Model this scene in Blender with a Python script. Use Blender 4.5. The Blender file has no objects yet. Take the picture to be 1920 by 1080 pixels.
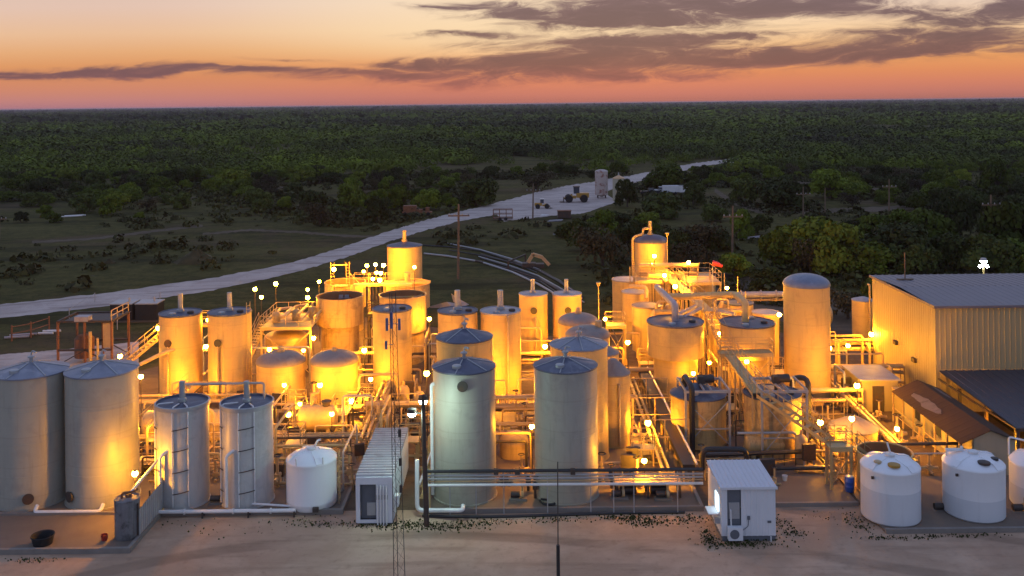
import bpy, math, random
import numpy as np
from mathutils import Vector, Matrix
random.seed(7); rng = np.random.default_rng(11)
S = bpy.context.scene
COL = S.collection
rad = math.radians
# ------------------------------------------------------------------ camera
F, HOR, CX, CAMH, ROLL = 1800.0, 194.0, 960.0, 24.5, 0.0115
cam_data = bpy.data.cameras.new('camera'); cam = bpy.data.objects.new('camera', cam_data); COL.objects.link(cam)
cam_data.sensor_width = 36.0; cam_data.lens = 36.0 * F / 1920.0
cam_data.shift_y = -(540.0 - HOR) / 1920.0
cam_data.clip_start = 0.5; cam_data.clip_end = 60000
cam.matrix_world = Matrix.Translation((0, 0, CAMH)) @ Matrix.Rotation(ROLL, 4, 'Y') @ Matrix.Rotation(rad(90), 4, 'X')
S.camera = cam
S.view_settings.view_transform = 'Standard'; S.view_settings.look = 'None'
S.view_settings.exposure = 0.0; S.view_settings.gamma = 1.0; S.view_settings.use_curve_mapping = False
S.render.engine = 'CYCLES'
cy = S.cycles
cy.use_denoising = True; cy.max_bounces = 5; cy.diffuse_bounces = 3; cy.glossy_bounces = 2; cy.transmission_bounces = 2
cy.volume_bounces = 0; cy.sample_clamp_indirect = 4.0; cy.use_light_tree = True
cy.caustics_reflective = False; cy.caustics_refractive = False

def srgb(r, g, b):
    f = lambda c: c / 12.92 if c <= 0.04045 else ((c + 0.055) / 1.055) ** 2.4
    return (f(r / 255), f(g / 255), f(b / 255), 1.0)

# ------------------------------------------------------------------ world: dusk sky with sunset band and clouds
SUN_EL, SUN_ROT = rad(1.5), rad(6)
world = bpy.data.worlds.new('World'); S.world = world; world.use_nodes = True
wt = world.node_tree; wt.nodes.clear()
class N:                                   # tiny expression wrapper over math nodes
    tree = None
    def __init__(s, sock): s.s = sock
    @staticmethod
    def op(o, a, b=None, c=None):
        n = N.tree.nodes.new('ShaderNodeMath'); n.operation = o
        for i, v in enumerate((a, b, c)):
            if v is None: continue
            if isinstance(v, N): N.tree.links.new(v.s, n.inputs[i])
            else: n.inputs[i].default_value = float(v)
        return N(n.outputs[0])
    def __add__(s, o): return N.op('ADD', s, o)
    __radd__ = __add__
    def __mul__(s, o): return N.op('MULTIPLY', s, o)
    __rmul__ = __mul__
    def __sub__(s, o): return N.op('SUBTRACT', s, o)
    def __rsub__(s, o): return N.op('SUBTRACT', o, s)
    def __truediv__(s, o): return N.op('DIVIDE', s, o)
    def clamp(s):
        n = N.op('ADD', s, 0.0); n.s.node.use_clamp = True; return n
def smooth(x, a, b):
    n = N.tree.nodes.new('ShaderNodeMapRange'); n.interpolation_type = 'SMOOTHSTEP'
    N.tree.links.new(x.s, n.inputs[0]); n.inputs[1].default_value = a; n.inputs[2].default_value = b
    return N(n.outputs[0])
def ramp(tree, fac, stops):
    n = tree.nodes.new('ShaderNodeValToRGB'); cr = n.color_ramp
    while len(cr.elements) < len(stops): cr.elements.new(0.5)
    for e, (p, c) in zip(cr.elements, stops): e.position = p; e.color = c
    tree.links.new(fac, n.inputs[0]); return n.outputs[0]
def mixc(tree, fac, a, b, mode='MIX'):
    n = tree.nodes.new('ShaderNodeMix'); n.data_type = 'RGBA'; n.blend_type = mode
    for sock, v in ((n.inputs[0], fac), (n.inputs[6], a), (n.inputs[7], b)):
        if isinstance(v, N): v = v.s
        if hasattr(v, 'is_output'): tree.links.new(v, sock)
        elif isinstance(v, (int, float)): sock.default_value = v
        else: sock.default_value = v
    return n.outputs[2]
N.tree = wt
tc = wt.nodes.new('ShaderNodeTexCoord'); sep = wt.nodes.new('ShaderNodeSeparateXYZ')
wt.links.new(tc.outputs['Generated'], sep.inputs[0])
dx, dy, dz = (N(sep.outputs[i]) for i in range(3))
yy = N.op('MAXIMUM', dy, 0.08)
su = dx / yy * 1.8 + 0.96                   # bearing
tv = dz / yy * 1.8                          # elevation, 0 at the horizon
k = 1 / 0.4
warm = [(0.0, srgb(172, 110, 102)), (0.015*k, srgb(196, 122, 108)), (0.035*k, srgb(214, 132, 104)), (0.055*k, srgb(225, 143, 98)),
     (0.08*k, srgb(236, 160, 100)), (0.105*k, srgb(243, 184, 124)), (0.14*k, srgb(250, 210, 166)), (0.19*k, srgb(247, 220, 198)), (0.40*k, srgb(205, 190, 185))]
cool = [(0.0, srgb(176, 122, 132)), (0.015*k, srgb(196, 132, 126)), (0.035*k, srgb(210, 138, 112)), (0.055*k, srgb(216, 142, 102)),
     (0.08*k, srgb(226, 156, 104)), (0.105*k, srgb(233, 174, 124)), (0.14*k, srgb(237, 192, 154)), (0.19*k, srgb(231, 198, 180)), (0.40*k, srgb(205, 190, 185))]
low = mixc(wt, smooth(su, 0.15, 0.95), ramp(wt, (tv * k).clamp().s, cool), ramp(wt, (tv * k).clamp().s, warm))
centre = smooth(N.op('ABSOLUTE', su - 1.05), 0.75, 0.05) * smooth(tv, 0.05, 0.13)
low = mixc(wt, centre * 0.65, low, srgb(255, 228, 186))
high = ramp(wt, dz.clamp().s, [(0.0, (0.40, 0.34, 0.40, 1)), (0.12, (0.52, 0.50, 0.60, 1)), (0.35, (0.44, 0.52, 0.74, 1)), (1.0, (0.30, 0.40, 0.72, 1))])
back = ramp(wt, dz.clamp().s, [(0.0, (0.46, 0.47, 0.60, 1)), (0.12, (0.56, 0.60, 0.80, 1)), (0.4, (0.44, 0.54, 0.80, 1)), (1.0, (0.30, 0.40, 0.72, 1))])
upper = mixc(wt, smooth(dy, -0.3, 0.6), back, high)
upper = mixc(wt, 1.0, upper, (.90, .89, .89, 1), 'MULTIPLY')
skyc = mixc(wt, smooth(dz, 0.11, 0.30), low, upper)
skyc = mixc(wt, smooth(dy, 0.1, 0.7), upper, skyc)
# clouds: long banks, their outlines bent and broken by stretched noise
def noise(tree, vec, scale, detail, rough, dist=0.0):
    n = tree.nodes.new('ShaderNodeTexNoise'); n.inputs['Scale'].default_value = scale; n.inputs['Detail'].default_value = detail
    n.inputs['Roughness'].default_value = rough; n.inputs['Distortion'].default_value = dist
    if vec is not None: tree.links.new(vec, n.inputs['Vector'])
    return N(n.outputs[0])
def vec3(a, b, c=0.0):
    n = wt.nodes.new('ShaderNodeCombineXYZ')
    for i_, q in enumerate((a, b, c)):
        if isinstance(q, N): wt.links.new(q.s, n.inputs[i_])
        else: n.inputs[i_].default_value = q
    return n.outputs[0]
nw = noise(wt, vec3(su * 2.6, tv * 13.0, 3.1), 1.0, 5, 0.55); nv = noise(wt, vec3(su * 2.6, tv * 13.0, 9.7), 1.3, 5, 0.55)
bs = su + (nw - 0.5) * 0.30; bt = tv + (nv - 0.5) * 0.050 + (nw - .5) * (su - .9) * 0.02
n1 = noise(wt, vec3(bs * 5.0, bt * 24.0 - bs * 1.5), 1.5, 10, 0.68, 0.9)
n2 = noise(wt, vec3(su * 1.8, tv * 9.0, 5.0), 1.0, 4, 0.55)
banks = [(0.06, .066, .20, .0085, 1.1), (0.30, .068, .12, .0085, .9), (0.48, .066, .12, .006, .75), (0.66, .056, .12, .007, .55),
    (0.88, .050, .20, .018, .60), (1.02, .078, .20, .014, .72), (1.22, .048, .20, .010, .65), (1.18, .092, .18, .024, .9), (1.45, .082, .24, .012, 1.05), (1.74, .090, .16, .012, .95),
    (1.06, .158, .15, .013, 1.05), (1.28, .162, .19, .018, 1.15), (1.46, .178, .16, .016, 1.0), (1.25, .196, .24, .014, .85), (1.80, .140, .10, .016, .95), (1.93, .172, .07, .020, 1.0), (1.62, .118, .18, .008, .65), (1.66, .168, .12, .006, .55),
    (0.86, .184, .05, .006, .75), (0.95, .175, .03, .012, .5), (0.84, .128, .09, .004, .6), (1.05, .112, .16, .006, .55), (1.86, .108, .12, .010, .7), (1.30, .122, .12, .006, .55), (0.78, .080, .10, .006, .55), (.52, .090, .06, .003, .4)]
dens = None
for cx_, ct, sx, st, amp in banks:
    e = N.op('POWER', (bs - cx_) / sx, 2) + N.op('POWER', (bt - ct) / st, 2)
    g = N.op('EXPONENT', e * -0.62) * amp
    dens = g if dens is None else dens + g
dcap = N.op('MINIMUM', dens, 1.1)
dn = dcap * .95 + (n1 - 0.5) * 2.7 * N.op('MINIMUM', dens * 1.8, 1.0) + (n2 - 0.5) * 0.35
cl = smooth(dn, 0.06, 0.92) * smooth(dy, 0.05, 0.3)
ccol = ramp(wt, (tv * 5.0).clamp().s, [(0.0, srgb(170, 98, 92)), (0.22, srgb(168, 106, 98)), (0.36, srgb(138, 98, 94)), (0.7, srgb(118, 92, 96)), (1.0, srgb(122, 98, 106))])
ccol = mixc(wt, smooth(dn, 0.60, 1.30) * 0.55, ccol, srgb(92, 74, 82))
lc = smooth(su, 0.62, 0.35)
ccol = mixc(wt, lc * 0.6, ccol, srgb(112, 84, 96))
skyc = mixc(wt, cl * 0.93, skyc, ccol)
nish = wt.nodes.new('ShaderNodeTexSky'); nish.sky_type = 'NISHITA'; nish.sun_disc = False
nish.sun_elevation = SUN_EL; nish.sun_rotation = SUN_ROT
bg0 = wt.nodes.new('ShaderNodeBackground'); bg0.inputs[1].default_value = 0.05; wt.links.new(nish.outputs[0], bg0.inputs[0])
bg = wt.nodes.new('ShaderNodeBackground'); bg.inputs[1].default_value = 1.0; wt.links.new(skyc, bg.inputs[0])
SKYBG = bg
mx = wt.nodes.new('ShaderNodeMixShader'); mx.inputs[0].default_value = 0.96
wt.links.new(bg0.outputs[0], mx.inputs[1]); wt.links.new(bg.outputs[0], mx.inputs[2])
wo = wt.nodes.new('ShaderNodeOutputWorld'); wt.links.new(mx.outputs[0], wo.inputs[0])
world.cycles.sampling_method = 'MANUAL'; world.cycles.sample_map_resolution = 512
# ------------------------------------------------------------------ sun (last afterglow, low ahead of the camera)
sd = bpy.data.lights.new('sun', 'SUN'); sd.energy = 0.12; sd.angle = rad(8); sd.color = (1, 0.62, 0.42)
so = bpy.data.objects.new('sun', sd); COL.objects.link(so)
sdir = Vector((math.sin(SUN_ROT) * math.cos(SUN_EL), math.cos(SUN_ROT) * math.cos(SUN_EL), math.sin(SUN_EL)))
so.rotation_euler = sdir.to_track_quat('Z', 'Y').to_euler()

# ------------------------------------------------------------------ where a photo point lies in the place
cr_, sr_ = math.cos(ROLL), math.sin(ROLL)
def uv(px, py):
    a, b = px - CX, HOR - py
    return a * cr_ + b * sr_, -a * sr_ + b * cr_
def W(px, py, D):
    u, v = uv(px, py); return Vector((u * D / F, D, CAMH + v * D / F))
def G(px, py, z=0.0):
    u, v = uv(px, py); D = (z - CAMH) * F / v
    return Vector((u * D / F, D, z))

# ------------------------------------------------------------------ materials
MATS = {}
def mat(name, col, rough=0.6, metal=0.0, var=0.25, scale=1.5, streak=0.0, bump=0.0, bscale=20.0, rnd=0.0, stain=None, spec=0.5, stain_amt=0.5, stain_scale=1.0, plates=0.0):
    if name in MATS: return MATS[name]
    m = bpy.data.materials.new(name); m.use_nodes = True; t = m.node_tree; N.tree = t
    b = t.nodes['Principled BSDF']; b.inputs['Roughness'].default_value = rough; b.inputs['Metallic'].default_value = metal
    b.inputs['Specular IOR Level'].default_value = spec
    geo = t.nodes.new('ShaderNodeNewGeometry'); pos = geo.outputs['Position']
    base = col + (1,) if len(col) == 3 else col
    n = noise(t, pos, scale, 6, 0.6)
    f = 1.0 + (n - 0.5) * 2 * var
    if streak:
        mp = t.nodes.new('ShaderNodeMapping'); mp.inputs['Scale'].default_value = (1, 1, 0.10); t.links.new(pos, mp.inputs[0])
        f = f - smooth(noise(t, mp.outputs[0], 3.2, 5, 0.65), 0.50, 0.78) * streak
    if plates:
        sx = t.nodes.new('ShaderNodeSeparateXYZ'); t.links.new(pos, sx.inputs[0])
        zf = N.op('FRACT', (N(sx.outputs[2]) + (noise(t, pos, .3, 2, .5) - .5) * .03) / plates)
        f = f * (1.0 - (1.0 - smooth(N.op('ABSOLUTE', zf - 0.5), 0.012, 0.028)) * 0.09) * (1.0 + (N.op('FRACT', N.op('FLOOR', N(sx.outputs[2]) / plates + .5) * .618) - .5) * .045)
    if rnd:
        oi = t.nodes.new('ShaderNodeObjectInfo'); f = f * (1.0 + (N(oi.outputs['Random']) - 0.5) * 2 * rnd)
    mulc = t.nodes.new('ShaderNodeVectorMath'); mulc.operation = 'SCALE'; mulc.inputs[0].default_value = base[:3]
    t.links.new(N.op('MAXIMUM', f, 0.05).s, mulc.inputs['Scale'])
    c = mulc.outputs[0]
    if stain:
        sn = smooth(noise(t, pos, stain_scale, 7, 0.65, 0.4), 0.50, 0.66)
        c = mixc(t, sn * stain_amt, c, stain + (1,))
    t.links.new(c, b.inputs['Base Color'])
    if bump:
        bn = t.nodes.new('ShaderNodeBump'); bn.inputs['Strength'].default_value = bump; bn.inputs['Distance'].default_value = 0.05
        t.links.new(noise(t, pos, bscale, 5, 0.6).s, bn.inputs['Height']); t.links.new(bn.outputs[0], b.inputs['Normal'])
    MATS[name] = m; return m
def emit(name, col, strength):
    m = bpy.data.materials.new(name); m.use_nodes = True; t = m.node_tree; t.nodes.clear()
    e = t.nodes.new('ShaderNodeEmission'); e.inputs[0].default_value = col + (1,); e.inputs[1].default_value = strength
    o = t.nodes.new('ShaderNodeOutputMaterial'); t.links.new(e.outputs[0], o.inputs[0])
    m.cycles.emission_sampling = 'FRONT'; MATS[name] = m; return m
rust = (0.13, 0.055, 0.022)
mat('amber_tint_steel', (0.56, 0.385, 0.150), 0.5, 0, .10, 0.6, streak=.28, stain=(0.28, 0.19, 0.10), stain_amt=.3, stain_scale=.7, plates=1.83)  # lamps' amber glow put into the base colour to tint shaded sides
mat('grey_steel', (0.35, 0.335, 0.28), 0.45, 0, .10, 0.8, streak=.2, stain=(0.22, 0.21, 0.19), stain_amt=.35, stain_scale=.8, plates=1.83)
mat('stained_steel', (0.50, 0.345, 0.145), 0.55, 0, .15, 0.9, streak=.6, stain=rust, stain_amt=.5, stain_scale=.9, plates=1.83)  # rust stains over a base that also carries the lamps' amber
mat('pale_fibreglass', (0.46, 0.46, 0.45), 0.4, 0, .10, 1.0, streak=.28, stain=(0.25, 0.24, 0.23), stain_amt=.3)
mat('roof_metal', (0.075, 0.085, 0.13), 0.5, 0.2, .35, 1.6, stain=(0.22, 0.23, 0.27), stain_amt=.5, stain_scale=.8)
mat('galv_roof', (0.19, 0.205, 0.26), 0.45, 0.3, .25, 2, stain=(0.34, 0.35, 0.40), stain_amt=.5, stain_scale=.9)
mat('pale_roof', (0.34, 0.32, 0.34), 0.5, 0.1, .2, 1.6, stain=(0.2, 0.17, 0.16), stain_amt=.4)
mat('dome_roof', (0.24, 0.20, 0.18), 0.6, 0, .2, 1.6, stain=(0.15, 0.10, 0.08), stain_amt=.4)
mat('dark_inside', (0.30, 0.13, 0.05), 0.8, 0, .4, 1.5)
mat('poly', (0.72, 0.74, 0.76), 0.4, 0, .05, 0.8, streak=.07)
mat('poly_lower', (0.58, 0.61, 0.64), 0.4, 0, .05, 0.8, streak=.07)  # slightly darker plastic for the lower tank body
mat('galv', (0.36, 0.37, 0.38), 0.45, 0.3, .2, 3)
mat('hut_roof', (0.40, 0.38, 0.41), 0.5, 0.1, .15, 1.2, stain=(0.25, 0.2, 0.18), stain_amt=.4)
mat('dark_steel', (0.055, 0.045, 0.04), 0.6, 0.2, .35, 3, stain=rust, stain_amt=.5)
mat('yellow_steel', (0.46, 0.33, 0.15), 0.5, 0, .25, 3, stain=(0.3, 0.18, 0.08), stain_amt=.4)
mat('rusty', (0.20, 0.085, 0.04), 0.8, 0, .4, 2.5, stain=(0.06, 0.03, 0.02), stain_amt=.5)
mat('black_pipe', (0.018, 0.018, 0.02), 0.4, 0, .2, 4)
mat('white_pipe', (0.66, 0.66, 0.66), 0.4, 0, .12, 3, stain=(0.45, 0.42, 0.38), stain_amt=.3)
mat('tan_pipe', (0.44, 0.32, 0.17), 0.5, 0, .2, 2.5, stain=(0.24, 0.15, 0.08), stain_amt=.45)
mat('concrete', (0.155, 0.12, 0.09), 0.85, 0, .25, 0.6, stain=(0.12, 0.09, 0.075), stain_amt=.6, stain_scale=.35, bump=.2)
mat('kerb', (0.20, 0.18, 0.16), 0.85, 0, .3, 1.5, bump=.25)
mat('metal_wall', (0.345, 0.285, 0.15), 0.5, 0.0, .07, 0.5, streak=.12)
mat('metal_roof', (0.15, 0.14, 0.165), 0.5, 0.1, .14, 0.4, streak=.1)
mat('canopy_roof', (0.055, 0.052, 0.065), 0.5, 0.1, .15, 0.5)
mat('shed_wall', (0.62, 0.64, 0.67), 0.5, 0, .06, 1, streak=.08)
mat('shed_roof', (0.58, 0.57, 0.60), 0.5, 0, .08, 1)
mat('shed_base', (0.11, 0.12, 0.14), 0.8, 0, .2, 2)
mat('rust_roof', (0.042, 0.017, 0.008), 0.9, 0, .4, 1.2, stain=(0.30, 0.22, 0.19), stain_amt=.0)
mat('patch_roof', (0.15, 0.115, 0.105), .8, 0, .35, 2.0, stain=(0.06, 0.03, 0.02), stain_amt=.6, stain_scale=1.5)
mat('glass_dark', (0.05, 0.06, 0.08), 0.15, 0, .1, 2)
mat('wood', (0.15, 0.10, 0.065), 0.85, 0, .3, 4)
mat('blue_plastic', (0.02, 0.08, 0.38), 0.35, 0, .1, 2)
mat('red_fabric', (0.75, 0.06, 0.05), 0.6, 0, .1, 2)
mat('red_plastic', (0.28, 0.03, 0.02), 0.5, 0, .1, 2)
mat('weathered', (0.17, 0.17, 0.18), 0.75, 0, .35, 2.2, streak=.6, stain=(0.05, 0.045, 0.045), stain_amt=.7, stain_scale=1.6)
mat('machine_yellow', (0.36, 0.20, 0.03), 0.5, 0, .2, 2)
mat('rubber', (0.012, 0.012, 0.013), 0.8, 0, .2, 3)
mat('tan_paint', (0.55, 0.33, 0.16), 0.5, 0, .2, 2)
mat('antenna_blue', (0.06, 0.10, 0.26), 0.4, 0, .1, 3)
mat('cream_gable', (0.36, 0.33, 0.24), 0.6, 0, .08, 1, streak=.1)
mat('rusty_white', (0.42, 0.36, 0.33), 0.6, 0, .15, 1.2, stain=(0.20, 0.06, 0.04), stain_amt=.85, stain_scale=.8)
emit('sodium', (1.0, 0.385, 0.012), 1080.0)
emit('sodium_soft', (1.0, 0.385, 0.012), 620.0)
emit('sodium_strong', (1.0, 0.385, 0.012), 1550.0)
emit('sodium_low', (1.0, 0.385, 0.014), 300.0)
emit('flood_white', (0.70, 1.0, 0.84), 190.0)
emit('flood_blue', (0.75, 0.95, 1.0), 130.0)
emit('lit_window', (0.72, 0.92, 1.0), 3.5)
emit('farm_lamp', (1.0, 0.6, 0.12), 20.0)

# ------------------------------------------------------------------ mesh builder
class MB:
    def __init__(s): s.v = []; s.f = []
    def quad(s, *p):
        i = len(s.v); s.v += [tuple(q) for q in p]; s.f.append(tuple(range(i, i + len(p)))); return s
    def box(s, c, d, rz=0.0):
        hx, hy, hz = d[0] / 2, d[1] / 2, d[2] / 2; i = len(s.v); cs, sn = math.cos(rz), math.sin(rz)
        for z in (-hz, hz):
            for x, y in ((-hx, -hy), (hx, -hy), (hx, hy), (-hx, hy)):
                s.v.append((c[0] + x * cs - y * sn, c[1] + x * sn + y * cs, c[2] + z))
        s.f += [(i, i+3, i+2, i+1), (i+4, i+5, i+6, i+7)] + [(i+a, i+(a+1) % 4, i+4+(a+1) % 4, i+4+a) for a in range(4)]
        return s
    def bb(s, x0, x1, y0, y1, z0, z1): return s.box(((x0+x1)/2, (y0+y1)/2, (z0+z1)/2), (abs(x1-x0), abs(y1-y0), abs(z1-z0)))
    def beam(s, a, b, w, h=None):
        a, b = Vector(a), Vector(b); h = h or w; d = (b - a).normalized()
        up = Vector((0, 0, 1)) if abs(d.z) < 0.95 else Vector((0, 1, 0))
        r = d.cross(up).normalized(); u = r.cross(d); i = len(s.v)
        for p in (a, b):
            for k1, k2 in ((-1, -1), (1, -1), (1, 1), (-1, 1)): s.v.append(tuple(p + r * (k1 * w / 2) + u * (k2 * h / 2)))
        s.f += [(i, i+1, i+2, i+3), (i+7, i+6, i+5, i+4)] + [(i+4+q, i+4+(q+1) % 4, i+(q+1) % 4, i+q) for q in range(4)]
        return s
    def tube(s, pts, r, n=8, caps=True):
        pts = [Vector(p) for p in pts]; base = len(s.v); m = len(pts)
        dirs = []
        for i in range(m):
            d = Vector((0, 0, 0))
            if i > 0: d += (pts[i] - pts[i-1]).normalized()
            if i < m - 1: d += (pts[i+1] - pts[i]).normalized()
            dirs.append(d.normalized() if d.length > 1e-6 else Vector((0, 0, 1)))
        u = dirs[0].orthogonal().normalized()
        for i in range(m):
            u = (u - dirs[i] * u.dot(dirs[i])); u = u.normalized() if u.length > 1e-6 else dirs[i].orthogonal().normalized()
            w = dirs[i].cross(u); rr = r[i] if isinstance(r, (list, tuple)) else r
            for k_ in range(n):
                a = 2 * math.pi * k_ / n; s.v.append(tuple(pts[i] + (u * math.cos(a) + w * math.sin(a)) * rr))
        for i in range(m - 1):
            for k_ in range(n):
                a, b = base + i*n + k_, base + i*n + (k_+1) % n; s.f.append((a, b, b + n, a + n))
        if caps: s.f.append(tuple(base + k_ for k_ in reversed(range(n)))); s.f.append(tuple(base + (m-1)*n + k_ for k_ in range(n)))
        return s
    def pipe(s, pts, r, n=8, bend=None):     # polyline with rounded corners
        pts = [Vector(p) for p in pts]; out = [pts[0]]; bend = bend or r * 3
        for i in range(1, len(pts) - 1):
            a, b, c = pts[i-1], pts[i], pts[i+1]; d1 = (a - b); d2 = (c - b)
            q = min(bend, d1.length * .45, d2.length * .45); p1 = b + d1.normalized() * q; p2 = b + d2.normalized() * q
            for t in (0, .25, .5, .75, 1): out.append(p1 * (1-t)**2 + b * 2*t*(1-t) + p2 * t*t)
        out.append(pts[-1]); return s.tube(out, r, n)
    def lathe(s, prof, n=32, c=(0, 0, 0), close=False):
        base = len(s.v)
        for r, z in prof:
            for k_ in range(n):
                a = 2 * math.pi * k_ / n; s.v.append((c[0] + r * math.cos(a), c[1] + r * math.sin(a), c[2] + z))
        for i in range(len(prof) - 1):
            for k_ in range(n):
                a, b = base + i*n + k_, base + i*n + (k_+1) % n; s.f.append((a, b, b + n, a + n))
        return s
    def sphere(s, c, r, n=8, m=5, sz=1.0):
        return s.lathe([(r * math.sin(math.pi * i / m) + 1e-4, -r * math.cos(math.pi * i / m) * sz) for i in range(m + 1)], n, c)
    def wheel(s, c, r, w, ax='x', n=18):
        base = MB().lathe([(0.001, -w/2), (r*.92, -w/2), (r, -w*.35), (r, w*.35), (r*.92, w/2), (0.001, w/2)], n)
        i = len(s.v)
        for x, y, z in base.v: s.v.append((c[0] + (z if ax == 'x' else x), c[1] + (x if ax == 'x' else z), c[2] + y))
        s.f += [tuple(i + q for q in f) for f in base.f]; return s
    def rungs(s, a, b, w, side, step=.3, r=.02):
        a, b, side = Vector(a), Vector(b), Vector(side).normalized() * w / 2
        s.tube([a - side, b - side], r * 1.3, 5); s.tube([a + side, b + side], r * 1.3, 5)
        n = max(2, int((b - a).length / step))
        for i in range(1, n): p = a.lerp(b, i / n); s.tube([p - side, p + side], r, 4, False)
        return s
    def rail(s, pts, h=1.0, r=.022, step=1.6, base=None):
        pts = [Vector(p) for p in pts]
        for zz in (h, h * .52): s.tube([p + Vector((0, 0, zz)) for p in pts], r, 5)
        for a, b in zip(pts[:-1], pts[1:]):
            n = max(1, round((b - a).length / step))
            for i in range(n + 1): p = a.lerp(b, i / n); s.tube([p, p + Vector((0, 0, h))], r, 5, False)
        return s
    def build(s, name, m, parent=None, smooth=True, ang=38):
        me = bpy.data.meshes.new(name); off = parent_loc(parent)
        me.from_pydata([(x - off[0], y - off[1], z - off[2]) for x, y, z in s.v], [], s.f)
        me.materials.append(MATS[m] if isinstance(m, str) else m)
        if smooth:
            me.polygons.foreach_set('use_smooth', [True] * len(me.polygons)); me.set_sharp_from_angle(angle=rad(ang))
        o = bpy.data.objects.new(name, me); COL.objects.link(o)
        if parent is not None: o.parent = parent
        return o
LOC = {}
def parent_loc(p):
    out = Vector((0, 0, 0))
    while p is not None: out += p.location; p = p.parent
    return out
def tag(o, label=None, cat=None, group=None, kind=None):
    if label: o['label'] = label
    if cat: o['category'] = cat
    if group: o['group'] = group
    if kind: o['kind'] = kind
    return o
def thing(name, label, cat, loc=(0, 0, 0), group=None):
    o = bpy.data.objects.new(name, None); o.empty_display_size = .3; COL.objects.link(o); o.location = Vector(loc)
    return tag(o, label, cat, group)
def kids(o): return list(o.children)
def copy_tree(o, parent=None):
    c = o.copy(); COL.objects.link(c)
    if parent is not None: c.parent = parent
    for ch in kids(o): copy_tree(ch, c)
    return c
def structure(name, mb, m, smooth=False): return tag(mb.build(name, m, None, smooth), kind='structure')
# ================================================================== SETTING: ground, road, slabs
SLAB = 0.15
def ground_material():
    m = bpy.data.materials.new('ground_soil'); m.use_nodes = True; t = m.node_tree; N.tree = t; b = t.nodes['Principled BSDF']
    b.inputs['Roughness'].default_value = 1.0; b.inputs['Specular IOR Level'].default_value = 0.1
    pos = t.nodes.new('ShaderNodeNewGeometry').outputs['Position']
    a = noise(t, pos, 0.035, 8, 0.62, 0.5); f = noise(t, pos, 0.45, 6, 0.7); w = noise(t, pos, 2.2, 4, 0.7)
    mp = t.nodes.new('ShaderNodeMapping'); mp.inputs['Scale'].default_value = (.018, .12, 1); t.links.new(pos, mp.inputs[0]); st = noise(t, mp.outputs[0], 1.0, 6, .62, .4)
    c = mixc(t, smooth(f, .35, .65), (0.046, 0.047, 0.012, 1), (0.090, 0.080, 0.024, 1))
    c = mixc(t, smooth(a, .50, .66) * 0.8, c, (0.090, 0.062, 0.036, 1))
    c = mixc(t, smooth(a + (w - .5) * .25, .38, .28) * 0.8, c, (0.020, 0.018, 0.008, 1))
    c = mixc(t, smooth(w, .52, .62) * 0.45, c, (0.016, 0.016, 0.006, 1))
    c = mixc(t, smooth(st, .50, .66) * .75, c, (0.018, 0.020, 0.007, 1)); c = mixc(t, smooth(st, .44, .34) * .5, c, (0.105, 0.090, 0.030, 1))
    t.links.new(c, b.inputs['Base Color'])
    bn = t.nodes.new('ShaderNodeBump'); bn.inputs['Strength'].default_value = .6; bn.inputs['Distance'].default_value = .2
    t.links.new(f.s, bn.inputs['Height']); t.links.new(bn.outputs[0], b.inputs['Normal'])
    MATS['ground_soil'] = m
def dirt_material(name, c1, c2, c3, rut=0.0):
    m = bpy.data.materials.new(name); m.use_nodes = True; t = m.node_tree; N.tree = t; b = t.nodes['Principled BSDF']
    b.inputs['Roughness'].default_value = .95; b.inputs['Specular IOR Level'].default_value = 0.15
    pos = t.nodes.new('ShaderNodeNewGeometry').outputs['Position']
    a = noise(t, pos, 0.18, 8, 0.65, 0.8); f = noise(t, pos, 1.6, 8, 0.7)
    mp = t.nodes.new('ShaderNodeMapping'); mp.inputs['Scale'].default_value = (.16, 1.3, 1); t.links.new(pos, mp.inputs[0])
    r = noise(t, mp.outputs[0], 0.7, 6, .62)
    c = mixc(t, smooth(a, .36, .64), c1 + (1,), c2 + (1,))
    c = mixc(t, smooth(f, .50, .72) * .5, c, c3 + (1,))
    c = mixc(t, smooth(r, .50, .66) * (.45 + rut), c, tuple(x * .72 for x in c1) + (1,))
    if rut:
        wv = t.nodes.new('ShaderNodeTexWave'); wv.wave_type = 'RINGS'; wv.rings_direction = 'Z'; wv.inputs['Scale'].default_value = .055; wv.inputs['Distortion'].default_value = 9; wv.inputs['Detail'].default_value = 3; wv.inputs['Detail Scale'].default_value = .25
        t.links.new(pos, wv.inputs['Vector']); tr = smooth(N(wv.outputs['Fac']), .86, .97) * smooth(noise(t, pos, .12, 3, .5), .42, .58)
        c = mixc(t, tr * .45, c, tuple(x * .62 for x in c3) + (1,))
        sp = smooth(noise(t, pos, 9.0, 3, .7), .66, .74); c = mixc(t, sp * .5, c, tuple(x * .45 for x in c3) + (1,))
    t.links.new(c, b.inputs['Base Color'])
    bn = t.nodes.new('ShaderNodeBump'); bn.inputs['Strength'].default_value = .35; bn.inputs['Distance'].default_value = .08
    t.links.new(f.s, bn.inputs['Height']); t.links.new(bn.outputs[0], b.inputs['Normal'])
    MATS[name] = m
ground_material()
dirt_material('yard_dirt', (0.37, 0.25, 0.17), (0.47, 0.335, 0.235), (0.24, 0.16, 0.11), .1)
dirt_material('road_gravel', (0.40, 0.335, 0.30), (0.50, 0.43, 0.385), (0.30, 0.24, 0.21), .1)
dirt_material('track_dirt', (0.085, 0.066, 0.044), (0.12, 0.092, 0.064), (0.045, 0.04, 0.02))
dirt_material('plant_floor', (0.105, 0.075, 0.05), (0.16, 0.12, 0.08), (0.05, 0.036, 0.022))
def grid_lines(): return [-40000, -9000, -3000, -1000, -500, -250, -120, -60, -20, 0, 20, 60, 120, 250, 500, 1000, 3000, 9000, 40000]
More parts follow.
